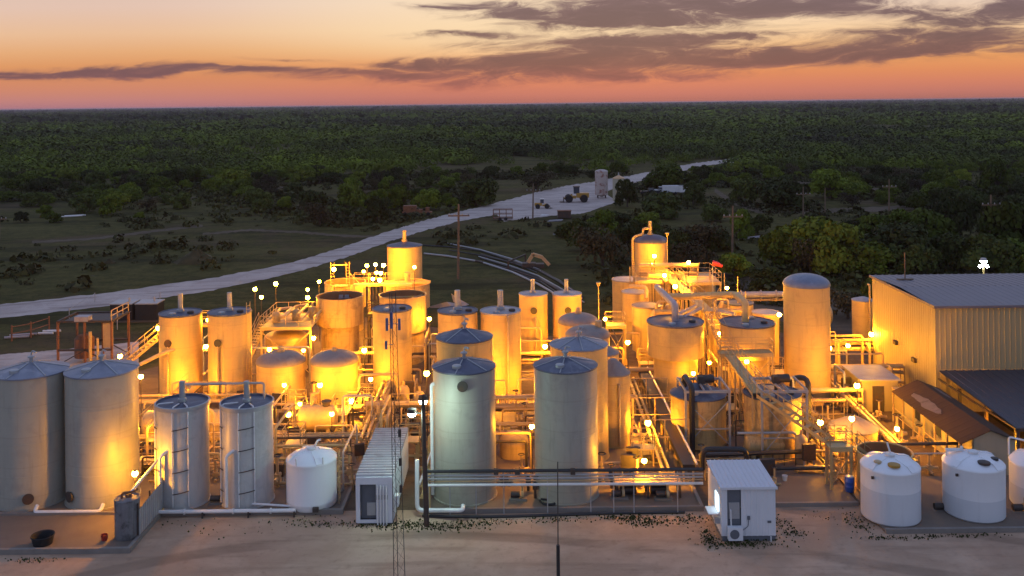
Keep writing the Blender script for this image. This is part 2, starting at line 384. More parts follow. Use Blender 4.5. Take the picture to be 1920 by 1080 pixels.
gx = grid_lines(); gy = [-400, -100, 0, 20, 40, 60, 80, 100, 130, 170, 220, 300, 400, 600, 900, 1500, 3000, 8000, 20000, 45000]
g = MB(); nx = len(gx)
g.v = [(x, y, 0) for y in gy for x in gx]
g.f = [(j*nx+i, j*nx+i+1, (j+1)*nx+i+1, (j+1)*nx+i) for j in range(len(gy)-1) for i in range(nx-1)]
structure('ground', g, 'ground_soil')

def ribbon(name, up, lo, z, m, jit=0.0):
    mb = MB(); A, B = [], []
    def dens(pl):
        out = []
        for (x0, y0), (x1, y1) in zip(pl[:-1], pl[1:]):
            for i in range(16): out.append((x0 + (x1-x0)*i/16, y0 + (y1-y0)*i/16))
        return out + [pl[-1]]
    for a, b in zip(dens(up), dens(lo)):
        A.append(G(a[0], a[1] + random.uniform(-jit, jit), z)); B.append(G(b[0], b[1] + random.uniform(-jit, jit), z))
    n = len(A)
    for p, q in zip(A, B):
        mb.v += [tuple(p), tuple(q)]
    mb.f = [(2*i, 2*i+1, 2*i+3, 2*i+2) for i in range(n-1)]
    return structure(name, mb, m)
ROAD_UP = [(-200,594),(0,571),(200,549),(400,521),(550,492),(640,464),(720,436),(800,412),(860,397),(920,383),(1000,362),(1060,349),(1110,341),(1180,330),(1240,318),(1300,306),(1350,300),(1405,295)]
ROAD_LO = [(-200,622),(0,597),(200,574),(400,544),(550,512),(650,482),(735,451),(800,431),(860,415),(930,402),(1010,385),(1085,369),(1130,360),(1190,342),(1245,329),(1302,315),(1352,307),(1408,301)]
ribbon('gravel_road', ROAD_UP, ROAD_LO, 0.03, 'road_gravel', 1.0)
ribbon('gravel_yard', [(930,401),(1010,384),(1085,368),(1130,359)], [(945,415),(1030,405),(1095,400),(1158,378)], 0.022, 'road_gravel', .6)
ribbon('gravel_yard', [(-40,668),(60,660),(120,655),(260,640)], [(-40,720),(60,716),(120,712),(260,690)], 0.02, 'road_gravel', .6)
for up, w in [([(380,437),(470,429),(560,433),(640,440),(760,443)], 4), ([(300,376),(400,366),(470,357),(560,346),(620,338),(760,322)], 3),
              ([(60,452),(180,445),(300,430),(380,421)], 4), ([(1340,352),(1370,372),(1420,390),(1520,392),(1640,388),(1760,380),(1920,372)], 9), ([(1430,330),(1600,352),(1700,355),(1900,352)], 5)]:
    ribbon('dirt_track', up, [(x, y + w) for x, y in up], 0.015, 'track_dirt', .8)
ribbon('dirt_bank', [(1270,505),(1400,500),(1520,520),(1600,560)], [(1270,560),(1400,585),(1500,610),(1600,640)], 0.014, 'track_dirt', 2)
# yard of bare dirt in front of the plant
y = MB(); pts_f = [(-70, 20), (-30, 14), (0, 12), (30, 14), (70, 20)]; pts_b = [(-70, 60), (-30, 58.4), (0, 58.4), (30, 58.4), (70, 60)]
for (a, b), (c, d) in zip(zip(pts_f[:-1], pts_f[1:]), zip(pts_b[:-1], pts_b[1:])): y.quad((*a, .004), (*b, .004), (*d, .004), (*c, .004))
structure('dirt_yard', y, 'yard_dirt')
# floor under the plant and raised concrete slabs with kerbs
p = MB(); p.quad((-38, 58.0, .008), (36, 58.0, .008), (37, 88, .008), (25, 106, .008), (0, 100, .008), (-19, 112, .008), (-30, 96, .008), (-42, 80, .008))
structure('plant_ground', p, 'plant_floor')
def slab(x0, x1, y0, y1, z=SLAB, kerb=True, name='concrete_slab'):
    s = MB().bb(x0, x1, y0, y1, 0.0, z); structure(name, s, 'concrete')
    if kerb:
        k_ = MB().bb(x0, x1, y0 - .22, y0 - .003, 0, z + .14); structure('kerb', k_, 'kerb')
        structure('kerb', MB().bb(x1 + .003, x1 + .2, y0 - .22, y1, 0, z + .14), 'kerb')
slab(-36, -21.5, 53.0, 57.5)
slab(-36, -10.6, 57.73, 79.6)
slab(-5.6, 11.0, 57.6, 79.6)
slab(15.2, 20.6, 58.0, 72.0, kerb=False); structure('kerb', MB().bb(15.2, 20.6, 57.8, 57.997, 0, SLAB + .1), 'kerb')
slab(20.8, 34, 54.3, 62.0, z=.12)

# ================================================================== VEGETATION
def leaf_material(name, c1, c2, rnd=.45, scale=.6, far=False):
    m = bpy.data.materials.new(name); m.use_nodes = True; t = m.node_tree; N.tree = t; b = t.nodes['Principled BSDF']
    b.inputs['Roughness'].default_value = .75; b.inputs['Specular IOR Level'].default_value = .15
    pos = t.nodes.new('ShaderNodeNewGeometry').outputs['Position']
    n = noise(t, pos, scale, 5, .65); big = noise(t, pos, .02, 4, .6)
    oi = t.nodes.new('ShaderNodeObjectInfo'); r = N(oi.outputs['Random'])
    c = mixc(t, smooth(n, .35, .65), c1 + (1,), c2 + (1,))
    c = mixc(t, smooth(big, .42, .6) * .5, c, tuple(x * .5 for x in c1) + (1,))
    if far:
        mp = t.nodes.new('ShaderNodeMapping'); mp.inputs['Scale'].default_value = (.6, .5, 1); t.links.new(pos, mp.inputs[0])
        p1 = noise(t, mp.outputs[0], .013, 6, .66, .4); p2 = noise(t, mp.outputs[0], .0030, 5, .62, .3)
        c = mixc(t, smooth(p1, .50, .64) * .85, c, (0.030, 0.027, 0.016, 1))
        c = mixc(t, smooth(p2, .45, .58) * .68, c, (0.022, 0.024, 0.013, 1))
    v = t.nodes.new('ShaderNodeVectorMath'); v.operation = 'SCALE'; t.links.new(c, v.inputs[0])
    t.links.new((1.0 + (r - .5) * 2 * rnd).s, v.inputs['Scale']); t.links.new(v.outputs[0], b.inputs['Base Color'])
    MATS[name] = m
leaf_material('leaf_green', (0.058, 0.086, 0.008), (0.115, 0.145, 0.012))
leaf_material('leaf_bright', (0.085, 0.115, 0.010), (0.160, 0.180, 0.018), .3)
leaf_material('leaf_dark', (0.032, 0.045, 0.010), (0.062, 0.075, 0.014))
leaf_material('leaf_brown', (0.042, 0.038, 0.018), (0.070, 0.058, 0.026))
leaf_material('leaf_far', (0.070, 0.098, 0.009), (0.150, 0.195, 0.013), 0, .10, True)
leaf_material('leaf_scrub', (0.034, 0.036, 0.012), (0.075, 0.078, 0.020), 0, .25, True)
mat('bark', (0.055, 0.042, 0.032), .9, 0, .3, 4)
def crown_arrays(nclump, ncard, card, flat=.75, spread=.62, seed=0, top=.0):
    r = np.random.default_rng(seed); V = []
    for i in range(nclump):
        a = r.uniform(0, 2*math.pi); q = math.sqrt(r.uniform(0, 1)) * spread
        h = r.uniform(.0, .95) * math.sqrt(max(0.05, 1 - (q / 1.05) ** 2)) * flat
        cr = r.uniform(.24, .40); c = np.array([q*math.cos(a), q*math.sin(a), h + .14])
        n = ncard // nclump
        d = r.normal(size=(n, 3)); d /= np.linalg.norm(d, axis=1)[:, None]; d[:, 2] = np.where(d[:, 2] < -.35, -d[:, 2], d[:, 2])
        pnt = c + d * cr * r.uniform(.72, 1.08, (n, 1)) * np.array([1, 1, .82])
        nn = d + r.normal(size=(n, 3)) * .55; nn /= np.linalg.norm(nn, axis=1)[:, None]
        V.append((pnt, nn, card * r.uniform(.6, 1.5, n)))
    P = np.concatenate([v[0] for v in V]); Nn = np.concatenate([v[1] for v in V]); Sz = np.concatenate([v[2] for v in V])
    return P, Nn, Sz
def cards(P, Nn, Sz, r):
    n = len(P); t = r.normal(size=(n, 3)); t -= Nn * (t * Nn).sum(1)[:, None]; t /= np.linalg.norm(t, axis=1)[:, None]
    b = np.cross(Nn, t); s = Sz[:, None]
    Q = np.stack([P - t*s*.5 - b*s*.35, P + t*s*.5 - b*s*.5, P + t*s*.42 + b*s*.5, P - t*s*.5 + b*s*.3], 1)
    return Q.reshape(-1, 3)
def mesh_from_quads(name, V, m):
    n = len(V) // 4; me = bpy.data.meshes.new(name)
    me.vertices.add(len(V)); me.vertices.foreach_set('co', V.astype(np.float32).ravel())
    me.loops.add(4 * n); me.loops.foreach_set('vertex_index', np.arange(4 * n, dtype=np.int32))
    me.polygons.add(n); me.polygons.foreach_set('loop_start', np.arange(0, 4 * n, 4, dtype=np.int32))
    me.update(); me.validate(); me.materials.append(MATS[m]); return me
CROWN = {}
for i, (kind, m, ncl, nc, cs, fl) in enumerate([('green_a', 'leaf_green', 19, 3400, .075, .72), ('green_b', 'leaf_green', 15, 3000, .08, .85), ('bright', 'leaf_bright', 18, 3400, .075, .70),
        ('dark_a', 'leaf_dark', 19, 3400, .075, .68), ('dark_b', 'leaf_dark', 14, 2800, .08, .9), ('brush', 'leaf_brown', 16, 1100, .06, .7)]):
    P, Nn, Sz = crown_arrays(ncl, nc, cs, fl, seed=20 + i)
    CROWN[kind] = mesh_from_quads('crown', cards(P, Nn, Sz, rng), m)
def trunk_mesh(seed):
    r = random.Random(seed); mb = MB()
    mb.tube([(0, 0, -.02), (.02, .01, .2), (.0, .03, .42)], [.055, .045, .035], 7)
    for i in range(5):
        a = i * 1.26 + r.uniform(-.3, .3); e = (math.cos(a) * .42, math.sin(a) * .42, r.uniform(.55, .8))
        mb.tube([(0, .02, .12 + .05*i), (e[0]*.45, e[1]*.45, .42), e], [.034, .024, .008], 5)
    me = bpy.data.meshes.new('trunk'); me.from_pydata(mb.v, [], mb.f); me.materials.append(MATS['bark']); return me
TRUNK = [trunk_mesh(i) for i in range(3)]
ntree = [0]
def bush(px, py, wpx, hpx, kind, label, group=None, name=None, cat='bush', D=None):
    p = G(px, py) if D is None else W(px, py, D)
    p.z = 0; D = p.y; w = wpx * D / F / 2; h = hpx * D / F
    t = thing(name or 'mesquite_tree', label, cat, p, group)
    t.scale = (w / .92, w / .92 * random.uniform(.85, 1.1), h / 1.02); t.rotation_euler = (0, 0, random.uniform(0, 6.28))
    for nm, me in (('crown', CROWN[kind]), ('trunk', TRUNK[ntree[0] % 3])):
        o = bpy.data.objects.new(nm, me); COL.objects.link(o); o.parent = t
    ntree[0] += 1; return t
# the ones that stand out
for px, py, w, h, kd, lb in [
    (437,354,78,38,'bright','bright green rounded tree standing alone beyond the grass field on the left'),
    (255,362,52,30,'dark_a','dark rounded bush near the bright lone tree and nearer the left edge'),
    (660,388,66,46,'green_a','round green tree on open scrub, set back from the gravel road bend'),
    (708,416,56,42,'dark_b','dark round tree beside the gravel road across from the red wagons'),
    (600,424,70,50,'brush','brown leafless thicket left of the trees by the gravel road'),
    (752,392,60,42,'green_b','green tree behind the red wagons'),
    (800,394,66,42,'green_a','green tree on the far verge of the road behind the tall utility pole'),
    (893,386,88,54,'dark_a','large dark tree on the far verge of the road above the crossarm pole'),
    (1005,356,90,38,'brush','broad grey brown thicket beyond the road near the loaders'),
    (1176,388,52,46,'dark_b','small dark tree with visible trunk beside the pale beige tank'),
    (1246,358,110,52,'green_a','wide green tree hiding the road beyond the parked vehicles'),
    (1240,408,92,46,'dark_a','dense dark bush in front of the parked white vehicles'),
    (1300,385,56,40,'dark_b','dark bush right of the parked white vehicles'),
    (1398,378,76,46,'dark_a','leftmost of three round trees in a row across the right scrub'),
    (1466,392,108,56,'dark_a','broad dark tree in the middle of three round trees across the right scrub'),
    (1556,372,90,50,'green_b','light green topped tree at the right end of the three round trees'),
    (1505,500,176,98,'green_a','very large spreading green tree behind the tall dome topped silo'),
    (1560,512,130,96,'bright','yellow green tree at the right flank of the very large spreading tree'),
    (1455,505,80,66,'green_b','lower green bush at the left flank of the very large spreading tree'),
    (1520,512,80,72,'brush','bare brown thicket in front of the very large spreading tree'),
    (1680,505,170,88,'dark_a','broad dark thicket behind the metal building roof mast'),
    (1625,500,70,60,'brush','bare grey thicket between the large spreading tree and the dark thicket'),
    (1745,470,120,80,'green_a','large green tree rising behind the dark thicket near the far utility pole'),
    (1800,450,74,76,'dark_b','tall dark tree at the right shoulder of the large green tree'),
    (1895,476,128,104,'green_a','big green tree at the right edge behind the bright white lamp'),
    (1870,365,70,60,'green_b','green tree on the right edge beyond the dirt track'),
    (1130,500,120,84,'brush','brown leafless thicket left of the tank with the side pipe'),
    (1090,470,80,52,'dark_b','dark scrub behind the tan boom arm'),
    (1310,470,120,60,'brush','brown thicket behind the windsock and the tank with the side pipe'),
    (1300,520,110,66,'brush','brown brush close behind the lamps of the right tank group'),
    (1390,450,60,52,'green_b','small green tree left of the very large spreading tree'),
    (1590,598,120,62,'brush','low brown brush lit yellow between the tall silo and the metal building'),
    (1640,560,70,40,'bright','small yellow lit shrub behind the corner of the metal building'),
    (1130,440,70,42,'green_b','green bush left of the pipe racks and the scrap heap')]:
    bush(px, py, w, h, kd, lb)
rb_ = random.Random(9)
for px, py, w, h in [(1340,470,70,40),(1420,440,60,34),(1640,455,90,48),(1690,440,80,44),(1600,440,60,30),(1770,420,80,44),(1720,395,60,36),(1640,520,120,60),(1710,520,110,56),(1790,505,110,70),(1850,520,120,70),(1920,515,110,70),(1380,520,90,40),(1440,545,90,40),(1180,470,90,50),(1210,440,80,44),(1340,415,60,34),(1060,445,50,24),(1160,425,60,30),(1260,480,90,50),(1930,420,90,60),(1830,400,70,44)]:
    kd = rb_.choice(['green_a', 'dark_a', 'green_b', 'dark_a', 'dark_b']); bush(px, py, w, h, kd, 'low dense bush in the thickets behind the right half of the plant', 'low dense bushes behind the plant at right')
# scattered scrub nearer than the closed wood
CLEAR = [(-100, 700, 425, 700), (700, 1100, 405, 700), (920, 1168, 335, 428), (1100, 1920, 520, 800), (380, 620, 425, 445), (1160, 1420, 350, 450), (1400, 1700, 395, 425)]
def in_clear(px, py): return any(a < px < b and c < py < d for a, b, c, d in CLEAR)
def road_dist(px, py):
    for (x0, y0), (x1, y1), (u0, v0), (u1, v1) in zip(ROAD_UP[:-1], ROAD_UP[1:], ROAD_LO[:-1], ROAD_LO[1:]):
        if x0 <= px <= x1:
            t = (px - x0) / (x1 - x0); return (y0 + (y1-y0)*t - 1 < py < v0 + (v1-v0)*t + 8 * (1 + (py - 290) / 120))
    return False
def project(x, y_):
    v = -CAMH / y_ * F; u = x / y_ * F
    return CX + u * cr_ - v * sr_, HOR - (u * sr_ + v * cr_)
placed = []; cnt = 0; r2 = random.Random(5)
KW = ['green_a', 'green_b', 'bright', 'dark_a', 'dark_b', 'dark_a', 'brush', 'green_a']
NAMES = {'green_a': ('round green mesquite tree among the scattered scrub', 'scattered round green trees'), 'green_b': ('taller green mesquite tree among the scattered scrub', 'scattered taller green trees'),
    'bright': ('bright yellow green bush among the scattered scrub', 'scattered bright bushes'), 'dark_a': ('dark round bush among the scattered scrub', 'scattered dark bushes'),
    'dark_b': ('taller dark bush among the scattered scrub', 'scattered taller dark bushes'), 'brush': ('bare brown bush among the scattered scrub', 'scattered bare bushes')}
FOREST_D = 330.0
tries = 0
while cnt < 262 and tries < 6000:
    tries += 1
    D = 165 + (FOREST_D + 6 - 165) * r2.random() ** .55; x = r2.uniform(-.56, .56) * D
    px, py = project(x, D)
    if in_clear(px, py) or road_dist(px, py): continue
    if D < 225 and r2.random() < .55: continue
    w = r2.uniform(4.0, 8.5) * (1.0 if D > 215 else .62)
    if any((x-a)**2 + (D-b)**2 < ((w+c)*.40)**2 for a, b, c in placed): continue
    placed.append((x, D, w)); cnt += 1; kd = r2.choice(KW)
    t = thing('mesquite_tree', NAMES[kd][0], 'bush', (x, D, 0), NAMES[kd][1])
    h = w * r2.uniform(.42, .66); t.scale = (w / 1.84, w / 1.84 * r2.uniform(.85, 1.15), h / 1.02); t.rotation_euler = (0, 0, r2.uniform(0, 6.28))
    for nm, me in (('crown', CROWN[kd]), ('trunk', TRUNK[cnt % 3])):
        o = bpy.data.objects.new(nm, me); COL.objects.link(o); o.parent = t
# the closed wood out to the horizon
def wood():
    out = []
    def zone(d0, d1, n, ncard, card, w0, w1, gap, seed):
        r = np.random.default_rng(seed)
        D = np.sqrt(r.uniform(d0*d0, d1*d1, n)); x = r.uniform(-.60, .60, n) * D
        v = -CAMH / D * F; u = x / D * F; px = CX + u * cr_ - v * sr_; py = HOR - (u * sr_ + v * cr_)
        ok = np.array([not (road_dist(a, b) or in_clear(a, b)) for a, b in zip(px, py)]) if d0 < 700 else np.ones(n, bool)
        pat = np.sin(x * .021 + 1.3) * np.sin(D * .013 + .4) + .6 * np.sin(x * .006 + D * .009 + 2)
        ok &= (pat + r.normal(0, .5, n)) > gap
        D, x = D[ok], x[ok]; n = len(D); w = (w0 + (w1 - w0) * r.uniform(0, 1, n) ** 2.2) / 2; h = np.minimum(w * r.uniform(.8, 1.2, n), r.uniform(3.2, 7.2, n))
        lob = 3 if ncard >= 24 else 1
        cx = np.repeat(x, ncard); cd = np.repeat(D, ncard); cw = np.repeat(w, ncard); ch = np.repeat(h, ncard)
        if lob > 1:
            li = np.tile(np.arange(ncard) % lob, n); la = np.repeat(r.uniform(0, 6.28, n), ncard) + li * 2.1
            cx = cx + np.cos(la) * cw * .45; cd = cd + np.sin(la) * cw * .45; ch = ch * (1 - .22 * li * r.uniform(.5, 1)); cw = cw * .68
        m = len(cx); d = r.normal(size=(m, 3)); d[:, 2] = np.abs(d[:, 2]) * .8 + .05; d /= np.linalg.norm(d, axis=1)[:, None]
        rr = r.uniform(.75, 1.06, m)
        P = np.stack([cx + d[:, 0]*cw*rr, cd + d[:, 1]*cw*rr, d[:, 2]*ch*rr + .15*ch], 1)
        nn = d * (np.array([.25, .25, 1]) if d1 > 5000 else 1) + r.normal(size=(m, 3)) * (.12 if d1 > 5000 else .20); nn /= np.linalg.norm(nn, axis=1)[:, None]
        out.append(cards(P, nn, card * cw * r.uniform(.6, 1.4, m), r))
    zone(FOREST_D, 480, 3300, 260, .17, 4.5, 15, -.40, 1)
    zone(480, 800, 7600, 100, .26, 4.5, 17, -.45, 2)
    zone(800, 1600, 18000, 30, .50, 5, 20, -.5, 3)
    zone(1600, 4200, 34000, 9, .8, 9, 34, -.6, 4)
    zone(4200, 14000, 40000, 5, .75, 24, 70, -1.0, 5)
    o = bpy.data.objects.new('scrub_woods', mesh_from_quads('scrub_woods', np.concatenate(out), 'leaf_far')); COL.objects.link(o)
    tag(o, 'low dense green scrub woods stretching to the horizon', 'woods', kind='stuff')
wood()
def undergrowth():
    r = np.random.default_rng(8); out = []
    n = 15000; D = np.sqrt(r.uniform(100**2, 340**2, n)); x = r.uniform(-.60, .60, n) * D
    v = -CAMH / D * F; u = x / D * F; px = CX + u * cr_ - v * sr_; py = HOR - (u * sr_ + v * cr_)
    pat = np.sin(x * .05 + 1.1 * np.sin(D * .031)) * np.sin(D * .045 + x * .012 + 2) + .5 * np.sin(x * .13 + D * .09)
    thr = np.where(py > 425, .95, np.where(py > 380, .25, -.35)); thr = np.where((px > 1100) & (py > 425) & (py < 620), .0, thr)
    ok = (pat + r.normal(0, .45, n)) > thr
    ok &= np.array([not road_dist(a, b) and not (b > 575 and -50 < (a - 0) < 1680) and not (920 < a < 1165 and 338 < b < 412) for a, b in zip(px, py)])
    D, x = D[ok], x[ok]; n = len(D); w = (.5 + 2.2 * r.uniform(0, 1, n) ** 2.5); h = w * r.uniform(.4, .8, n); nc = 26
    cx = np.repeat(x, nc); cd = np.repeat(D, nc); cw = np.repeat(w, nc); ch = np.repeat(h, nc); m = len(cx)
    d = r.normal(size=(m, 3)); d[:, 2] = np.abs(d[:, 2]); d /= np.linalg.norm(d, axis=1)[:, None]; rr = r.uniform(.5, 1.1, m)
    P = np.stack([cx + d[:, 0]*cw*rr, cd + d[:, 1]*cw*rr, d[:, 2]*ch*rr + .05], 1)
    nn = d + r.normal(size=(m, 3)) * .5; nn /= np.linalg.norm(nn, axis=1)[:, None]
    o = bpy.data.objects.new('undergrowth', mesh_from_quads('undergrowth', cards(P, nn, .34 * cw * r.uniform(.5, 1.3, m), r), 'leaf_scrub')); COL.objects.link(o)
    tag(o, 'low scrubby undergrowth scattered over the grassland', 'undergrowth', kind='stuff')
undergrowth()
# weeds along the front slab and scrap of grass
def weeds():
    r = np.random.default_rng(3); P = []; Z = []
    def patch(x, y_, sx, sy, n):
        n = int(n * 1.7)
        P.append(np.stack([r.normal(x, sx, n), r.normal(y_, sy, n), r.uniform(0.01, .11, n)], 1)); Z.append(r.uniform(.03, .12, n))
    for px, py, sx, sy, n in [(690,985,1.1,.3,110),(760,985,1.0,.3,160),(820,990,1.4,.3,200),(900,982,1.2,.25,120),(1040,975,1.2,.25,90),(1180,972,.9,.25,160),(1215,980,.8,.3,160),(1290,975,.5,.4,80),
            (1330,1010,.25,.7,110),(1390,1022,1.2,.22,190),(1470,985,.4,.8,40),(1610,985,.3,.7,60),(1680,1010,1.2,.15,80),(1800,1006,1.5,.12,60),(1560,970,1.0,.4,20),(60,1052,.8,.15,40),(1490,1000,.4,.3,40),(1420,1010,.8,.3,50),
            (340,985,1.5,.5,16),(420,1000,1.8,.5,14),(560,980,1.5,.4,40),(600,985,1.0,.2,40)]:
        p = G(px, py); patch(p.x, p.y, sx, sy, n)
    P = np.concatenate(P); Z = np.concatenate(Z); d = r.normal(size=P.shape); d[:, 2] = np.abs(d[:, 2]) * .6; d /= np.linalg.norm(d, axis=1)[:, None]
    o = bpy.data.objects.new('weeds', mesh_from_quads('weeds', cards(P, d, Z, r), 'leaf_dark')); COL.objects.link(o)
    tag(o, 'dark green weeds growing along the front edge of the slabs', 'weeds', kind='stuff')
weeds()
# ================================================================== TANKS
TANKS = {}
def tank(key, px, rpx, rim, D, label, roof='cone', rh=.55, shell='amber_tint_steel', roofm='roof_metal', ribs=0, vent=None, z0=SLAB, drum=None, neck=None,
         knob=False, manhole=None, spill=None, ladder=None, seams=3, name='storage_tank', group=None, ventm='galv', hatch=0):
    p = W(px, rim, D); r = rpx * D / F; top = p.z
    loc = Vector((p.x, D, z0)); t = thing(name, label, 'tank', loc, group); TANKS[key] = (loc, r, top)
    X, Y = p.x, D
    mb = MB()
    def wall(r_, za, zb, n=44):
        prof = []
        for i in range(seams + 1):
            za_, zb_ = za + (zb - za) * i / (seams + 1), za + (zb - za) * (i + 1) / (seams + 1)
            prof += [(r_, za_ + .002), (r_, zb_ - .036), (r_ + .014, zb_ - .034), (r_ + .014, zb_ + .0)]
        return prof[:-2] + [(r_, zb)]
    if drum:
        zc, rl = drum[0], drum[1]
        mb.lathe([(rl, z0)] + [(rl, zc - (r - rl) * .35)] + [(rl, zc - (r-rl)*.35 + .01), (r, zc)] + wall(r, zc, top)[1:], 48, (X, Y, 0))
    else:
        mb.lathe([(r * 1.035, z0 + .0), (r * 1.035, z0 + .07), (r, z0 + .07)] + wall(r, z0 + .07, top), 48, (X, Y, 0))
    if roof == 'open':
        mb.lathe([(r, top), (r + .06, top + .0), (r + .06, top + .07), (r - .05, top + .07), (r - .05, top)], 48, (X, Y, 0))
    sh = mb.build('shell', shell, t)
    if roof == 'open':
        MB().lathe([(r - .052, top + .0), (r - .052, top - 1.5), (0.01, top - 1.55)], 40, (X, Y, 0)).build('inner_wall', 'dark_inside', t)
    else:
        rb = MB(); ov = r * 1.03
        if roof == 'cone': prof = [(r * .99, top - .05), (ov, top - .05), (ov, top + .03), (.25, top + rh), (.001, top + rh + .02)]
        elif roof == 'flat': prof = [(r * .99, top - .04), (ov, top - .04), (ov, top + .09), (ov - .05, top + .09), (ov - .08, top + .03), (.001, top + rh)]
        else: prof = [(r * .99, top - .05), (ov, top - .05), (ov, top + .02)] + [(ov * math.cos(a), top + .02 + rh * math.sin(a)) for a in [i * math.pi / 2 / 8 for i in range(1, 9)]]
        rb.lathe(prof, 48, (X, Y, 0)); ro = rb.build('roof', roofm, t, ang=25)
        if ribs:
            q = MB()
            for i in range(ribs):
                a = 2 * math.pi * i / ribs + .3; q.beam((X + math.cos(a)*.3, Y + math.sin(a)*.3, top + rh + .01), (X + math.cos(a)*ov*.98, Y + math.sin(a)*ov*.98, top + .05), .06, .05)
            q.build('rib_frame', 'galv', ro)
        for i in range(hatch):
            a = -1.9 + i * 1.5; c = (X + math.cos(a)*r*.62, Y + math.sin(a)*r*.62, top + rh * .38 + .02)
            MB().lathe([(.28, -.06), (.28, .14), (.22, .18), (.001, .19)], 14, c).build('hatch', 'dark_steel' if i % 2 else 'galv', ro)
        if knob:
            c = (X, Y, top + rh)
            MB().lathe([(.12, 0), (.12, .28), (.22, .30), (.22, .38), (.05, .45), (.001, .46)], 12, c).pipe([(X, Y, top+rh+.4), (X+.05, Y, top+rh+.72), (X+.32, Y-.05, top+rh+.62)], .06, 6).build('breather_vent', 'galv', ro)
        if vent:
            vx, vh, vr = vent; zb = top + rh * max(0, 1 - abs(vx) / r)
            MB().tube([(X + vx, Y, zb - .05), (X + vx, Y, zb + vh)], vr, 12).lathe([(vr * 1.5, 0), (vr * 1.5, .18), (vr, .22)], 12, (X + vx, Y, zb)).build('vent_pipe', ventm, t)
    if neck:
        for a, zz in neck:
            c = Vector((X + math.sin(a) * r, Y - math.cos(a) * r, zz)); d = Vector((math.sin(a), -math.cos(a), 0))
            MB().tube([c - d*.1, c + d*.12], .26, 14).tube([c + d*.12, c + d*.17], .33, 14).build('manhole', 'dark_steel', t)
    if spill:
        a, zt, zb, rr, mm = spill; c = Vector((X + math.sin(a) * (r + rr + .05), Y - math.cos(a) * (r + rr + .05), 0)); d = Vector((math.sin(a), -math.cos(a), 0))
        MB().pipe([c - d * (rr + .2) + Vector((0, 0, zt)), c + Vector((0, 0, zt)), c + Vector((0, 0, zb))], rr, 8).build('down_pipe', mm, t)
    if ladder is not None:
        a = ladder; c = Vector((X + math.sin(a) * (r + .2), Y - math.cos(a) * (r + .2), 0)); side = Vector((math.cos(a), math.sin(a), 0))
        l = MB().rungs(c + Vector((0, 0, z0)), c + Vector((0, 0, top + 1.0)), .45, side)
        l.build('ladder', 'yellow_steel', t)
    return t
# --- front left pair of tall grey tanks
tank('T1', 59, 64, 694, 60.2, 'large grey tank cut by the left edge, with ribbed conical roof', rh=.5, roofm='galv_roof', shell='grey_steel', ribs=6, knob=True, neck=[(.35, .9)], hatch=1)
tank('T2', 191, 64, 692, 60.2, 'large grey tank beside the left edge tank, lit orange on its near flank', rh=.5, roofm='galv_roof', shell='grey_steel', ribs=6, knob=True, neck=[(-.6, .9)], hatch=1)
# --- twin slim tanks with pipework down their fronts
def slim(key, px, label):
    t = tank(key, px, 47.5, 756, 59.5, label, roof='flat', rh=.12, shell='pale_fibreglass', roofm='roof_metal', ribs=0, vent=(0, 1.25, .18), seams=1, name='slim_tank', ventm='galv')
    (x, y, z), r, top = TANKS[key]
    for a in (-1.02, -.05, .52):
        c = Vector((x + math.sin(a)*(r+.07), y - math.cos(a)*(r+.07), 0)); q = MB()
        q.pipe([Vector((x + math.sin(a)*r*.35, y - math.cos(a)*r*.35, top+.14)), Vector((x + math.sin(a)*r*.93, y - math.cos(a)*r*.93, top+.2)), c + Vector((0, 0, top-.15)), c + Vector((0, 0, .35))], .045, 6, .1)
        q.build('down_pipe', 'white_pipe', t)
    a = -.45; c = Vector((x + math.sin(a)*(r+.32), y - math.cos(a)*(r+.32), 0))
    MB().pipe([c + Vector((.75, .45, 3.95)), c + Vector((0, 0, 3.45)), c + Vector((0, 0, .4))], .10, 8, .2).build('fill_pipe', 'white_pipe', t)
    for i in range(4):
        b = MB(); zz = 1.15 + i * 1.28
        b.tube([(x + math.sin(q_)*(r+.1), y - math.cos(q_)*(r+.1), zz + (q_+.05)*.25) for q_ in [-.05+.57*i_/6 for i_ in range(7)]], .03, 5)
        b.build('pipe_clamp', 'dark_steel', t)
        MB().tube([(x + math.sin(q_)*(r+.1), y - math.cos(q_)*(r+.1), zz) for q_ in [-1.02+.25*i_/3 for i_ in range(4)]], .03, 5).build('pipe_clamp', 'dark_steel', t)
    MB().lathe([(r*.985, top+.16), (r*1.05, top+.14), (r*1.05, top-.1), (r*1.0, top-.1)], 40, (x, y, 0)).build('rim_flange', 'galv', t)
slim('T3', 342, 'slim pale tank with strapped front pipework, left of the linked pair')
slim('T4', 463, 'slim pale tank with strapped front pipework, right of the linked pair')
a = W(341, 721, 59.5); b_ = W(495, 718, 59.5); c_ = W(495, 748, 59.5)
tag(MB().pipe([a, b_, c_], .07, 8).build('link_pipe', 'galv'), 'grey pipe joining the tall vents of the two slim pale tanks', 'pipe')
